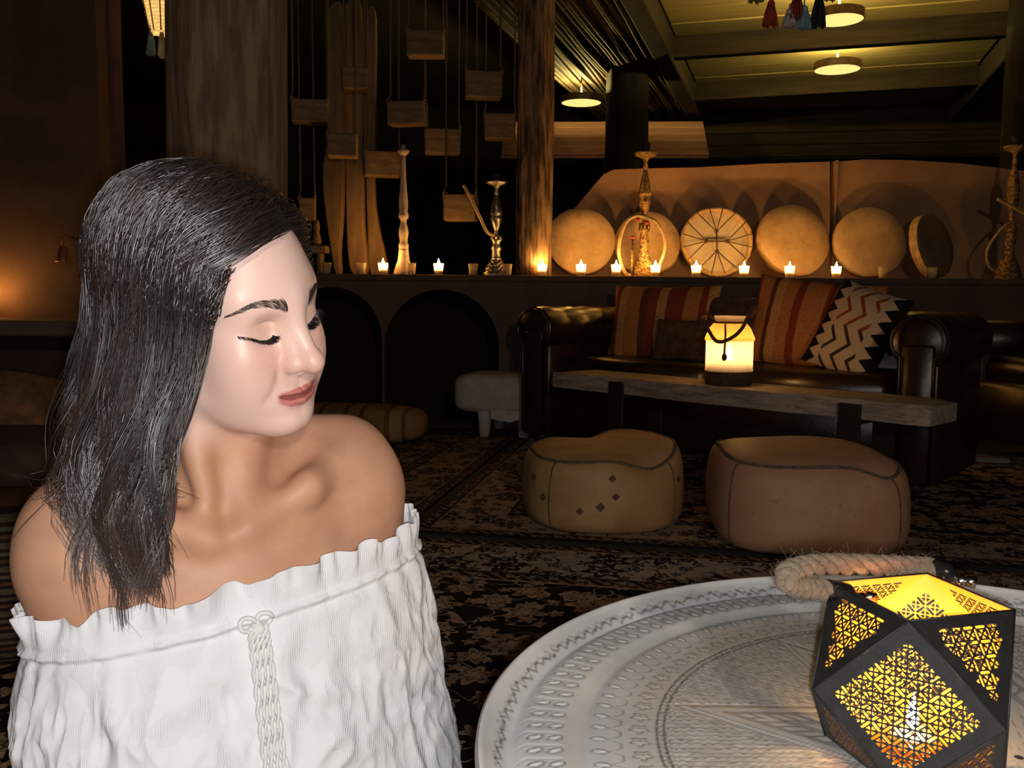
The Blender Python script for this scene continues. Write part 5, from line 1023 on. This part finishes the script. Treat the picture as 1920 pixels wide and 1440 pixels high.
# ---------------- blouse
def vnoise(nu, nv, cu, cv, seed):
    r = np.random.default_rng(seed); g = r.normal(size=(cv + 3, cu))
    x = np.linspace(0, cu, nu, endpoint=False); y = np.linspace(0, cv, nv); xi = x.astype(int); xf = x - xi; yi = np.minimum(y.astype(int), cv); yf = y - yi
    w = lambda f: np.stack([(1 - f) ** 3, 3 * f ** 3 - 6 * f ** 2 + 4, -3 * f ** 3 + 3 * f ** 2 + 3 * f + 1, f ** 3], -1) / 6
    wx, wy = w(xf), w(yf); out = np.zeros((nv, nu))
    g = np.concatenate([g, g[:, :1] * 0], 1) if False else g
    for a in range(4):
        for b in range(4):
            out += g[np.minimum(yi + a, cv + 2)][:, (xi + b - 1) % cu] * wy[:, a][:, None] * wx[:, b][None]
    return out
NU, NV = 1000, 210
TH = np.linspace(0, 2 * PI, NU, endpoint=False)
vv = np.concatenate([np.linspace(0, 0.060, 60, endpoint=False), np.linspace(0.060, 0.46, NV - 60)])
def blouse_grid():
    ct, sn = np.cos(TH)[None], np.sin(TH)[None]; v = vv[:, None]
    At = np.interp(vv, [0, 0.03, 0.07, 0.16, 0.28, 0.36, 0.46], [0.200, 0.198, 0.203, 0.212, 0.214, 0.210, 0.200])[:, None]
    Bf = np.interp(vv, [0, 0.03, 0.07, 0.16, 0.28, 0.36, 0.46], [0.100, 0.099, 0.108, 0.130, 0.142, 0.145, 0.150])[:, None]
    Bb = np.interp(vv, [0, 0.03, 0.07, 0.16, 0.28, 0.36, 0.46], [0.082, 0.080, 0.088, 0.105, 0.120, 0.130, 0.140])[:, None]
    e = 2.0 / 2.2
    x = At * np.sign(ct) * np.abs(ct) ** e; y = np.where(sn > 0, Bf, Bb) * np.sign(sn) * np.abs(sn) ** e
    nx, ny = np.broadcast_to(ct, x.shape) / 0.7, np.broadcast_to(sn, x.shape); nl = np.hypot(nx, ny); nx, ny = nx / nl, ny / nl
    ruff = sst(vv, 0.034, 0.0)[:, None]; body = sst(vv, 0.036, 0.11)[:, None]; cord = np.exp(-((vv - 0.036) / 0.0035) ** 2)[:, None]
    g1 = vnoise(NU, NV, 96, 2, 1); g2 = vnoise(NU, NV, 190, 5, 2); g3 = vnoise(NU, NV, 40, 3, 3)
    f1 = vnoise(NU, NV, 46, 9, 4); f2 = vnoise(NU, NV, 84, 24, 5); f3 = vnoise(NU, NV, 26, 6, 6); f4 = vnoise(NU, NV, 150, 40, 8)
    wob = 0.0085 * g1 * ruff + 0.004 * g2 * ruff + 0.0060 * g3 * ruff
    wob = wob + 0.0030 * cord * (1 + 0.5 * g2) - 0.0025 * np.exp(-((vv - 0.043) / 0.004) ** 2)[:, None]
    gath = np.exp(-((vv - 0.060) / 0.030) ** 2)[:, None]
    rid = lambda z: 1 - np.abs(z) * 1.6
    wob = wob + gath * 0.0035 * g1 + body * (0.0080 * f3 + 0.0056 * rid(f1) + 0.0042 * rid(f2) + 0.0016 * rid(f4))
    edge = 0.0075 * vnoise(NU, 2, 84, 1, 17)[0] + 0.004 * vnoise(NU, 2, 30, 1, 19)[0]
    # the two ends of the drawn edge meet with a small dip in front
    dth = np.angle(np.exp(1j * (TH - TH0))); edge = edge - 0.003 * np.exp(-(dth / 0.030) ** 2)
    w = -0.048 - 0.004 * ct - v + ruff * edge[None] + 0.012 * np.maximum(-ct, 0) * 0
    x = x + nx * wob - 0.014 * sst(vv, 0.0, 0.2)[:, None]; y = y + ny * wob
    return S0 + x[..., None] * TT + (y + 0.004)[..., None] * TN + w[..., None] * TW
TH0 = math.radians(93)
BG = blouse_grid()
ii = np.arange(NU); q = np.stack([np.stack([r * NU + ii, r * NU + (ii + 1) % NU, (r + 1) * NU + (ii + 1) % NU, (r + 1) * NU + ii], 1) for r in range(NV - 1)]).reshape(-1, 4)
def blouse_mat():
    m, t, b = begin('white_cotton')
    co = obco(t); pat = noise(t, vmath(t, 'MULTIPLY', co, (1, 1, 0.7)), 34, 2, 0.4); patch = smooth(t, pat, 0.50, 0.54)
    wv = nod(t, 'ShaderNodeTexWave', wave_type='BANDS', bands_direction='X'); t.links.new(co, wv.inputs['Vector']); wv.inputs['Scale'].default_value = 190; wv.inputs['Distortion'].default_value = 6; wv.inputs['Detail'].default_value = 2; wv.inputs['Detail Scale'].default_value = 0.6
    fine = noise(t, co, 300, 3)
    h = math_(t, 'ADD', math_(t, 'MULTIPLY', wv.outputs['Fac'], math_(t, 'ADD', 0.15, math_(t, 'MULTIPLY', patch, 0.6))), math_(t, 'MULTIPLY', fine, 0.5))
    h = math_(t, 'ADD', h, math_(t, 'MULTIPLY', patch, 0.5))
    P(b, Base_Color=mixc(t, patch, (0.80, 0.815, 0.85, 1), (0.79, 0.805, 0.84, 1)), Roughness=0.85, Specular_IOR_Level=0.15)
    bump(t, b, h, 0.35, 0.0015)
    return m
blouse = fast_mesh('blouse', BG.reshape(-1, 3), q, blouse_mat(), person)
blouse['label'] = 'white gathered cotton off-shoulder blouse'
# drawstring: a knot and four twisted cords
k0 = int(TH0 / (2 * PI) * NU); col = BG[:, k0]
mc = mat('white_cord', (0.86, 0.86, 0.86), (0.78, 0.78, 0.79), 300, 0.8, bumpy=0.3)
knot = MB()
jk = int(np.argmin(np.abs(vv - 0.040)))
kc = col[jk] + TN * 0.006
for s in (-1, 1):
    th = np.linspace(0, 2 * PI, 20); lp = kc + np.outer(np.cos(th) * 0.007 + s * 0.008, TT) + np.outer(np.sin(th) * 0.006 + 0.004, TW) + np.outer(0.002 * np.sin(2 * th), TN); knot.tube(lp, 0.0022, 8)
knot.ball(kc - TW * 0.003 + TN * 0.001, (0.007, 0.005, 0.006), 12, 8)
ko = knot.build('cord_knot', mc, blouse)
sm_col = np.array([np.convolve(col[:, i], np.ones(9) / 9, 'same') for i in range(3)]).T
for c_ in range(4):
    j = np.arange(jk + 2, NV - 16, 2); o = (c_ - 1.5) * 0.0078
    path = sm_col[j] + TN * 0.0085 + np.outer(o * (0.6 + 0.4 * np.linspace(0, 1, len(j))), TT); path[:, :2] += 0
    path = spline(path, 130); a, b_, _ = frame([0, 0, 1]); ph = np.linspace(0, 75, 130); mbc = MB()
    for k in (0, PI): mbc.tube(path + 0.0016 * (np.cos(ph + k)[:, None] * TT + np.sin(ph + k)[:, None] * TN), 0.0018, 6)
    mbc.ball(path[-1], (0.004, 0.004, 0.006), 8, 6); mbc.build('drawstring_cord', mc, blouse)
# ================================================================== the engraved tray
HT = 0.388; TZ = CAM[2] - 1.042 * HT; TC = np.array([1.166 * HT, 1.982 * HT, TZ]); TR = 1.236 * HT
def tray():
    NA, rs = 1584, np.concatenate([np.linspace(0.004, 0.30, 74), np.linspace(0.302, TR - 0.032, 66), np.linspace(TR - 0.031, TR, 22)])
    th = np.linspace(0, 2 * PI, NA, endpoint=False); Th, Rr = np.meshgrid(th, rs); z = np.zeros_like(Rr); e = np.zeros_like(Rr)
    k = TR / 0.48
    z += 0.0145 * sst(Rr, 0.452 * k, TR) - 0.004 * np.exp(-((Rr - 0.452 * k) / 0.006) ** 2) + 0.0035 * np.exp(-((Rr - (TR - 0.003)) / 0.0035) ** 2)
    z += 0.0045 * sst(Rr, 0.392 * k, 0.408 * k) * (1 - sst(Rr, 0.436 * k, 0.450 * k)) - 0.002 * np.exp(-((Rr - 0.385 * k) / 0.006) ** 2)
    def lens(r0, N, L, W, off=0.0, tilt=0.0):
        a = Th * N / (2 * PI) + off; dth = (a - np.round(a)) * 2 * PI / N * r0; dr = Rr - r0; u = dr * math.cos(tilt) + dth * math.sin(tilt); v = -dr * math.sin(tilt) + dth * math.cos(tilt)
        return np.abs(v) / W + (u / L) ** 2, np.round(a)
    N = 112; jit = np.random.default_rng(5).uniform(-1, 1, N + 2)
    for r0, off, L in ((0.4300, 0.0, 0.0088), (0.4115, 0.0, 0.0080)):
        q, idx = lens(r0 * k, N, L * k, 0.0042, off, 0.40)
        z += 0.0016 * np.clip(1 - q, 0, 1) ** 0.6; e += 1.0 * np.exp(-((q - 1.0) / 0.20) ** 2) + 0.6 * np.exp(-(q / 0.18) ** 2) * (q < 1); z -= 0.0007 * np.exp(-((q - 1.0) / 0.25) ** 2)
    fl = np.abs(np.sin(Th * N / 2 + 1.2)); win = sst(Rr, 0.398 * k, 0.412 * k) * (1 - sst(Rr, 0.440 * k, 0.452 * k)); z -= 0.0009 * win * np.exp(-(fl / 0.16) ** 2)
    q, idx = lens(0.3715 * k, 100, 0.0085 * k, 0.0042, 0.3, -0.25); z += 0.0014 * np.clip(1 - q, 0, 1) ** 0.6; e += 0.9 * np.exp(-((q - 1.0) / 0.16) ** 2) + 0.4 * np.exp(-(q / 0.15) ** 2) * (q < 1)
    a = Th * 100 / (2 * PI) + 0.3; ph = (a - np.floor(a)) - 0.5; arc = 0.351 * k + 0.016 * (np.abs(ph) * 2) ** 3; e += 0.65 * np.exp(-((Rr - arc) / 0.0011) ** 2)
    a = Th * 84 / (2 * PI); dth = (a - np.round(a)) * 2 * PI / 84 * 0.334; dr = Rr - 0.334 * k; rr_ = np.hypot(dth, dr); an = np.arctan2(dr, dth); ro = 0.0072 * (1 + 0.25 * np.cos(5 * an)); z += 0.0010 * np.clip(1 - rr_ / ro, 0, 1) ** 0.5; e += 0.8 * np.exp(-((rr_ - ro) / 0.0011) ** 2) + 0.6 * np.exp(-(rr_ / 0.0016) ** 2)
    a = Th * 150 / (2 * PI); zg = np.abs(a - np.floor(a) - 0.5) * 2; rs_ = np.random.default_rng(3).normal(size=NA // 4).repeat(4)[None]; e += 0.75 * np.exp(-((Rr - (0.461 * k + 0.005 * (zg - 0.5) + 0.0015 * rs_)) / 0.0013) ** 2) + 0.4 * np.exp(-((Rr - (0.4635 * k - 0.004 * (zg - 0.5) + 0.0015 * rs_)) / 0.0012) ** 2)
    # the star in the middle
    X, Y = Rr * np.cos(Th), Rr * np.sin(Th); cen = Rr < 0.318 * k
    for rr0 in (0.318 * k, 0.311 * k): e += 0.7 * np.exp(-((Rr - rr0) / 0.0012) ** 2)
    tip = pz(1262, 1322, TZ) - TC; th0 = math.atan2(tip[1], tip[0]); fa = np.mod(Th - th0 + PI / 8, PI / 4) - PI / 8; uu, vv_ = Rr * np.cos(fa), np.abs(Rr * np.sin(fa))
    Ax, Vx, Vy = 0.306 * k, 0.150 * k * math.cos(PI / 8), 0.150 * k * math.sin(PI / 8); nx_, ny_ = Vy, Ax - Vx; nl_ = math.hypot(nx_, ny_); sd = ((Ax - uu) * nx_ - vv_ * ny_) / nl_   # inside the star is positive
    for o_ in (0.0, 0.005, 0.016, 0.019, 0.034, 0.038): e += cen * 0.75 * np.exp(-((sd - o_) / 0.0011) ** 2)
    z += cen * 0.0012 * sst(sd, 0.0, 0.006)
    rng = np.random.default_rng(4); cell = 0.0078; gx, gy = X / cell, Y / cell; hx = np.floor(gx).astype(int); hy = np.floor(gy).astype(int); H_ = rng.random((128, 128)); jx_ = H_[hx % 128, hy % 128]; jy_ = H_[(hy + 37) % 128, hx % 128]
    dd = np.hypot(gx - hx - 0.5 - 0.3 * (jx_ - 0.5), gy - hy - 0.5 - 0.3 * (jy_ - 0.5)); pebble = cen * (sd < -0.003)
    e += pebble * 0.6 * np.exp(-((dd - 0.36) / 0.10) ** 2); z += pebble * 0.0011 * np.clip(1 - dd / 0.42, 0, 1) ** 0.5
    hat = cen * (sd > 0.041); e += hat * 0.65 * np.clip(np.sin(uu * 1500 + 2.2 * np.sin(vv_ * 420)) - 0.2, 0, 1) * (np.sin(vv_ * 700 + uu * 300) > -0.4); band = cen * (sd > 0.020) * (sd < 0.033); e += band * 0.6 * np.clip(np.sin(uu * 1300 + vv_ * 700), 0, 1); band = cen * (sd > 0.006) * (sd < 0.015); e += band * 0.25 * np.clip(np.sin(uu * 900 - vv_ * 900), 0, 1)
    e = np.clip(e, 0, 1); z -= 0.0005 * e
    nR = len(rs); V_ = np.stack([X, Y, z], -1).reshape(-1, 3); ii = np.arange(NA)
    q_ = np.stack([np.stack([r * NA + ii, r * NA + (ii + 1) % NA, (r + 1) * NA + (ii + 1) % NA, (r + 1) * NA + ii], 1) for r in range(nR - 1)]).reshape(-1, 4)
    return V_, q_, e.reshape(-1), z
TV, TQ, TE, tz_ = tray()
def tray_mat():
    m, t, b = begin('tinned_tray'); co = obco(t); en = nod(t, 'ShaderNodeAttribute', attribute_name='engrave').outputs['Fac']
    n1 = noise(t, co, 6, 5, 0.6); n2 = noise(t, co, 160, 4); n3 = noise(t, co, 20, 4)
    col = mixc(t, smooth(t, n1, 0.35, 0.65), (0.93, 0.945, 0.96, 1), (0.78, 0.80, 0.82, 1)); ln = vmath(t, 'LENGTH', co)
    col = mixc(t, smooth(t, ln, 0.365, 0.33), col, (0.76, 0.735, 0.70, 1)); col = mixc(t, math_(t, 'MULTIPLY', smooth(t, n3, 0.5, 0.75), 0.25), col, (0.45, 0.46, 0.46, 1)); col = mixc(t, math_(t, 'MULTIPLY', en, 0.95), col, (0.085, 0.078, 0.070, 1))
    P(b, Base_Color=col, Metallic=0.12, Roughness=math_(t, 'ADD', 0.34, math_(t, 'MULTIPLY', n2, 0.16)), Specular_IOR_Level=0.5); bump(t, b, n2, 0.10, 0.002); return m
tr = empty('engraved_tray', TC, 0, 'large round engraved metal tray with almond pattern, in the foreground', 'tray')
o = fast_mesh('tray_plate', TV, TQ, tray_mat(), tr); a_ = o.data.attributes.new('engrave', 'FLOAT', 'POINT'); a_.data.foreach_set('value', TE.astype(np.float32))
zr = tz_[-1].max()
MB().lathe([(TR, zr), (TR + 0.0025, zr - 0.002), (TR + 0.003, zr - 0.006), (TR - 0.004, zr - 0.010), (TR - 0.03, -0.006), (0.002, -0.006)], 200, caps=False).build('tray_underside', mat('tray_under', (0.40, 0.38, 0.35), rough=0.5, metal=0.6), tr)
st = empty('tray_stand', (TC[0], TC[1], 0.001), 0, 'folding turned wooden stand beneath the engraved tray', 'stand')
for k in range(6):
    a = k * PI / 3; e0_ = np.array([math.cos(a), math.sin(a), 0]); e1_ = np.array([math.cos(a + 2.3), math.sin(a + 2.3), 0])
    MB().tube([e0_ * 0.25 + [0, 0, 0.010], e1_ * 0.23 + [0, 0, TZ - 0.011]], [0.016, 0.014], 10).build('leg', M_wood_dk, st)
MB().tube([(0.235 * math.cos(a), 0.235 * math.sin(a), TZ - 0.018) for a in np.linspace(0, 2 * PI, 40)], 0.010, 8).build('ring', M_wood_dk, st)
# ================================================================== the open-work lantern
LAa = 0.266 * HT; LC = np.array([0.917 * HT, 1.980 * HT, TZ + 0.0012]); LYAW = -0.516
lan = empty('faceted_lantern', LC, LYAW, 'black faceted lantern with heart-pierced panels and a rope handle on the tray', 'lantern')
def hole_bar(cx, cy, ang, L, w):
    p = [(L, -w), (L + w * 0.9, -w * 0.8), (L + w * 1.4, 0), (L + w * 0.9, w * 0.8), (L, w), (-L, w), (-L - w * 0.9, w * 0.8), (-L - w * 1.4, 0), (-L - w * 0.9, -w * 0.8), (-L, -w)]
    c, s = math.cos(ang), math.sin(ang); return [(cx + c * x - s * y, cy + s * x + c * y) for x, y in p]
def hole_heart(cx, cy, ang, s):
    p = [(0, -1.0), (0.75, -0.15), (0.95, 0.45), (0.60, 0.85), (0.15, 0.60), (0, 0.35), (-0.15, 0.60), (-0.60, 0.85), (-0.95, 0.45), (-0.75, -0.15)]
    c, s_ = math.cos(ang), math.sin(ang); return [(cx + s * (c * x - s_ * y), cy + s * (s_ * x + c * y)) for x, y in p]
def holes_grid(a, n, g, x0, y0):
    H_ = []
    for i in range(n):
        for j in range(n):
            cx, cy = x0 + (i + 0.5) * g, y0 + (j + 0.5) * g
            for k in range(4): an = k * PI / 2; H_.append((hole_heart(cx + 0.215 * g * math.cos(an), cy + 0.215 * g * math.sin(an), an - PI / 2, 0.155 * g)))
    for i in range(n + 1):
        for j in range(n):
            H_.append(hole_bar(x0 + i * g, y0 + (j + 0.5) * g, PI / 2, 0.27 * g, 0.098 * g)); H_.append(hole_bar(x0 + (j + 0.5) * g, y0 + i * g, 0, 0.27 * g, 0.098 * g))
    return H_
def panel(outline, holes, th, name):
    pts = [tuple(p) for p in outline]; faces = [list(range(len(pts)))]
    for h in holes: faces.append(list(range(len(pts), len(pts) + len(h)))); pts += h
    v, e, f, _o, _p, of = delaunay_2d_cdt([Vector(p) for p in pts], [], faces, 1, 1e-7); f = [q for q, o_ in zip(f, of) if 0 in o_ and len(o_) == 1]
    A = np.array([(p.x, p.y, 0) for p in v]); n = len(A); F_ = [tuple(q) for q in f]; mi = [0] * len(F_); F2 = [tuple(i + n for i in reversed(q)) for q in F_]; mi += [1] * len(F2); V_ = [A, A - [0, 0, th]]; off = 2 * n
    for h in [list(outline)] + holes:
        k = len(h); B_ = np.array([(x, y, 0) for x, y in h]); V_ += [B_, B_ - [0, 0, th]]; F2 += [(off + i, off + (i + 1) % k, off + k + (i + 1) % k, off + k + i) for i in range(k)]; mi += [0] * k; off += 2 * k
    me = bpy.data.meshes.new(name); me.from_pydata([tuple(x) for x in np.concatenate(V_)], [], F_ + F2); me.update(); me.polygons.foreach_set('material_index', mi); return me
a = LAa; n_ = 7; g = a * 0.80 / n_
sq_out = [(-a / 2, -a / 2), (a / 2, -a / 2), (a / 2, a / 2), (-a / 2, a / 2)]
lim = 0.455 * a
sq_h = [h for h in holes_grid(a, n_, g, -0.40 * a, -0.40 * a) if max(abs(x) for p in h for x in p) < 0.408 * a]
hT = a * math.sqrt(3) / 2; tri_out = [(-a / 2, -hT / 3), (a / 2, -hT / 3), (0, 2 * hT / 3)]
def in_tri(p, m_): x, y = p; return y > -hT / 3 + m_ and (y - 2 * hT / 3) < -math.sqrt(3) * abs(x) - 2 * m_
tri_h = [h for h in holes_grid(a, 9, g, -0.40 * a - g, -hT / 3 + 0.10 * a) if all(in_tri(p, 0.085 * a) for p in h)]
M_blk = mat('black_iron', (0.022, 0.022, 0.023), (0.032, 0.031, 0.030), 60, 0.45, 0.3, bumpy=0.15)
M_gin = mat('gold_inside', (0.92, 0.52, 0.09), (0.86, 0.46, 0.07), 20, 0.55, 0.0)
me_sq = panel(sq_out, sq_h, 0.0009, 'pierced_square'); me_tr = panel(tri_out, tri_h, 0.0009, 'pierced_triangle'); me_bt = panel(sq_out, [], 0.0009, 'bottom_plate')
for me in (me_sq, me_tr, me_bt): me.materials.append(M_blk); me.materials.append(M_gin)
c7 = math.sqrt(0.5); T_ = [np.array([c7 * math.cos(k * PI / 2 - PI / 2), c7 * math.sin(k * PI / 2 - PI / 2), c7]) for k in range(4)]; E_ = [np.array([math.cos(k * PI / 2 - PI / 4), math.sin(k * PI / 2 - PI / 4), 0.0]) for k in range(4)]; B_ = [t_ * [1, 1, -1] for t_ in T_]
def place(me, nm, P0_, P1, P2, kind):
    P_ = [np.asarray(p) * a for p in (P0_, P1, P2)]; x = P_[1] - P_[0]; x /= np.linalg.norm(x); nrm = np.cross(x, P_[2] - P_[0]); nrm /= np.linalg.norm(nrm); y = np.cross(nrm, x)
    if kind == 's': c = (P_[0] + P_[2]) / 2
    else: c = sum(P_) / 3
    if nrm @ c < 0: nrm = -nrm; x = -x if False else x; y = np.cross(nrm, x)
    if kind == 't' and (P_[2] - c) @ y < 0: x = -x; y = -y
    o = bpy.data.objects.new(nm, me); C.objects.link(o); o.parent = lan; M_ = Matrix.Identity(4)
    for i in range(3): M_[i][0], M_[i][1], M_[i][2], M_[i][3] = x[i], y[i], nrm[i], c[i] + (c7 * a + 0.0012 if i == 2 else 0)
    o.matrix_local = M_
for k in range(4):
    place(me_sq, 'pierced_panel', T_[k], E_[k], B_[k], 's'); place(me_tr, 'pierced_triangle', T_[k], T_[(k + 1) % 4], E_[k], 't'); place(me_tr, 'pierced_triangle', B_[k], B_[(k + 1) % 4], E_[k], 't')
place(me_bt, 'bottom_plate', B_[0], B_[1], B_[2], 's')
up_ = np.array([0, 0, c7 * a + 0.0012])
for k in range(4):
    for p_, q_ in ((T_[k], T_[(k + 1) % 4]), (T_[k], E_[k]), (T_[(k + 1) % 4], E_[k]), (B_[k], E_[k]), (B_[(k + 1) % 4], E_[k])): MB().tube([p_ * a + up_, q_ * a + up_], 0.0009, 6).build('edge_rod', M_blk, lan)
# rope handle: ferrules at the left and the right-hand back corner of the opening, rope swung over to the left
RL = rotz(-LYAW)
def lloc(px, py, Y): return RL @ (at(px, py, Y) - LC)
Lc_ = T_[3] * a + up_; Bc_ = T_[2] * a + up_
yL = float((LC + rotz(LYAW) @ Lc_)[1]); yB = float((LC + rotz(LYAW) @ Bc_)[1])
M_ferr = mat('ferrule', (0.030, 0.028, 0.027), (0.045, 0.042, 0.040), 40, 0.22, 0.6)
M_bolt = mat('bolt_steel', (0.55, 0.52, 0.48), (0.40, 0.37, 0.33), 60, 0.25, 1.0)
def seg(pts, n=20): return spline(pts, n)
fl_ = [(1545, 1105, yL - 0.012), (1575, 1110, yL - 0.012), (1603, 1119, yL - 0.010)]
fr_ = [(1740, 1063, yB + 0.02), (1765, 1070, yB + 0.02), (1790, 1083, yB + 0.015)]
for f_, nm in ((fl_, 0), (fr_, 1)):
    pth = [lloc(*q) for q in f_]; MB().tube(seg(pth, 14), np.r_[[0.0095] * 9, np.linspace(0.0095, 0.0050, 5)], 16).build('ferrule', M_ferr, lan)
    e_ = pth[-1]; d_ = (pth[-1] - pth[-2]); d_ /= np.linalg.norm(d_); MB().tube([e_ - d_ * 0.002, e_ + d_ * 0.010], 0.0042, 10).ball(e_ + d_ * 0.006, 0.0062, 12, 8).build('ring_bolt', M_bolt, lan)
    MB().tube([e_ + d_ * 0.010 + [0, 0, 0.003], e_ + d_ * 0.020 + [0, 0, 0.005]], 0.0055, 12).build('wing_nut', M_bolt, lan)
ctrl = [(1743, 1064, yB + 0.02), (1700, 1062, yB + 0.015), (1640, 1060, yB + 0.0), (1570, 1058, yB - 0.02), (1510, 1062, yB - 0.045), (1476, 1075, (yL + yB) / 2 - 0.05), (1478, 1092, yL - 0.035), (1510, 1101, yL - 0.02), (1548, 1106, yL - 0.012)]
rp = spline([lloc(*q) for q in ctrl], 150)
M_jute = mat('jute_rope', (0.58, 0.46, 0.34), (0.44, 0.33, 0.23), 220, 0.9, bumpy=0.8)
tg = np.gradient(rp, axis=0); tg /= np.linalg.norm(tg, axis=1, keepdims=True); a1 = np.cross(tg, [0, 0, 1.0]); a1 /= np.linalg.norm(a1, axis=1, keepdims=True); a2 = np.cross(tg, a1); ph = np.linspace(0, 42, 150)
for k in range(3):
    w = ph + k * 2 * PI / 3; MB().tube(rp + 0.0050 * (np.cos(w)[:, None] * a1 + np.sin(w)[:, None] * a2), 0.0056, 9).build('rope_strand', M_jute, lan)
nf = 420; j = RNG.integers(3, 147, nf); aa = RNG.uniform(0, 2 * PI, nf); out = np.cos(aa)[:, None] * a1[j] + np.sin(aa)[:, None] * a2[j]; L_ = RNG.uniform(0.003, 0.012, nf)[:, None]
p0_ = rp[j] + out * 0.0095; p1_ = p0_ + (out * 0.5 + tg[j] * RNG.normal(0, 1.0, (nf, 1))) * L_ * 0.6; p2_ = p1_ + (out * 0.3 + RNG.normal(0, 0.7, (nf, 3))) * L_ * 0.5
fz = strands('rope_fuzz', np.stack([p0_, p1_, p2_], 1), np.full((nf, 3), 0.00016), M_jute, lan); fz['kind'] = 'stuff'
# a candle in a small glass inside the lantern
lc = empty('tea_light', LC + [0, 0, 0.0035], 0, 'small candle burning inside the pierced lantern', 'candle')
MB().lathe([(0.021, 0), (0.022, 0.020), (0.020, 0.020), (0.020, 0.003), (0.001, 0.003)], 24).build('metal_cup', M_bolt, lc)
MB().lathe([(0.0195, 0.003), (0.0195, 0.017), (0.001, 0.016)], 24).build('wax', M_wax, lc)
MB().tube([(0, 0, 0.015), (0.0006, 0, 0.024)], 0.0010, 5).build('wick', M_wick, lc)
MB().lathe([(0.0004, 0.020), (0.0042, 0.027), (0.0052, 0.033), (0.0040, 0.042), (0.0016, 0.050), (0.0002, 0.056)], 14).build('flame', emis('lantern_flame', (1.0, 0.60, 0.20), 460), lc)
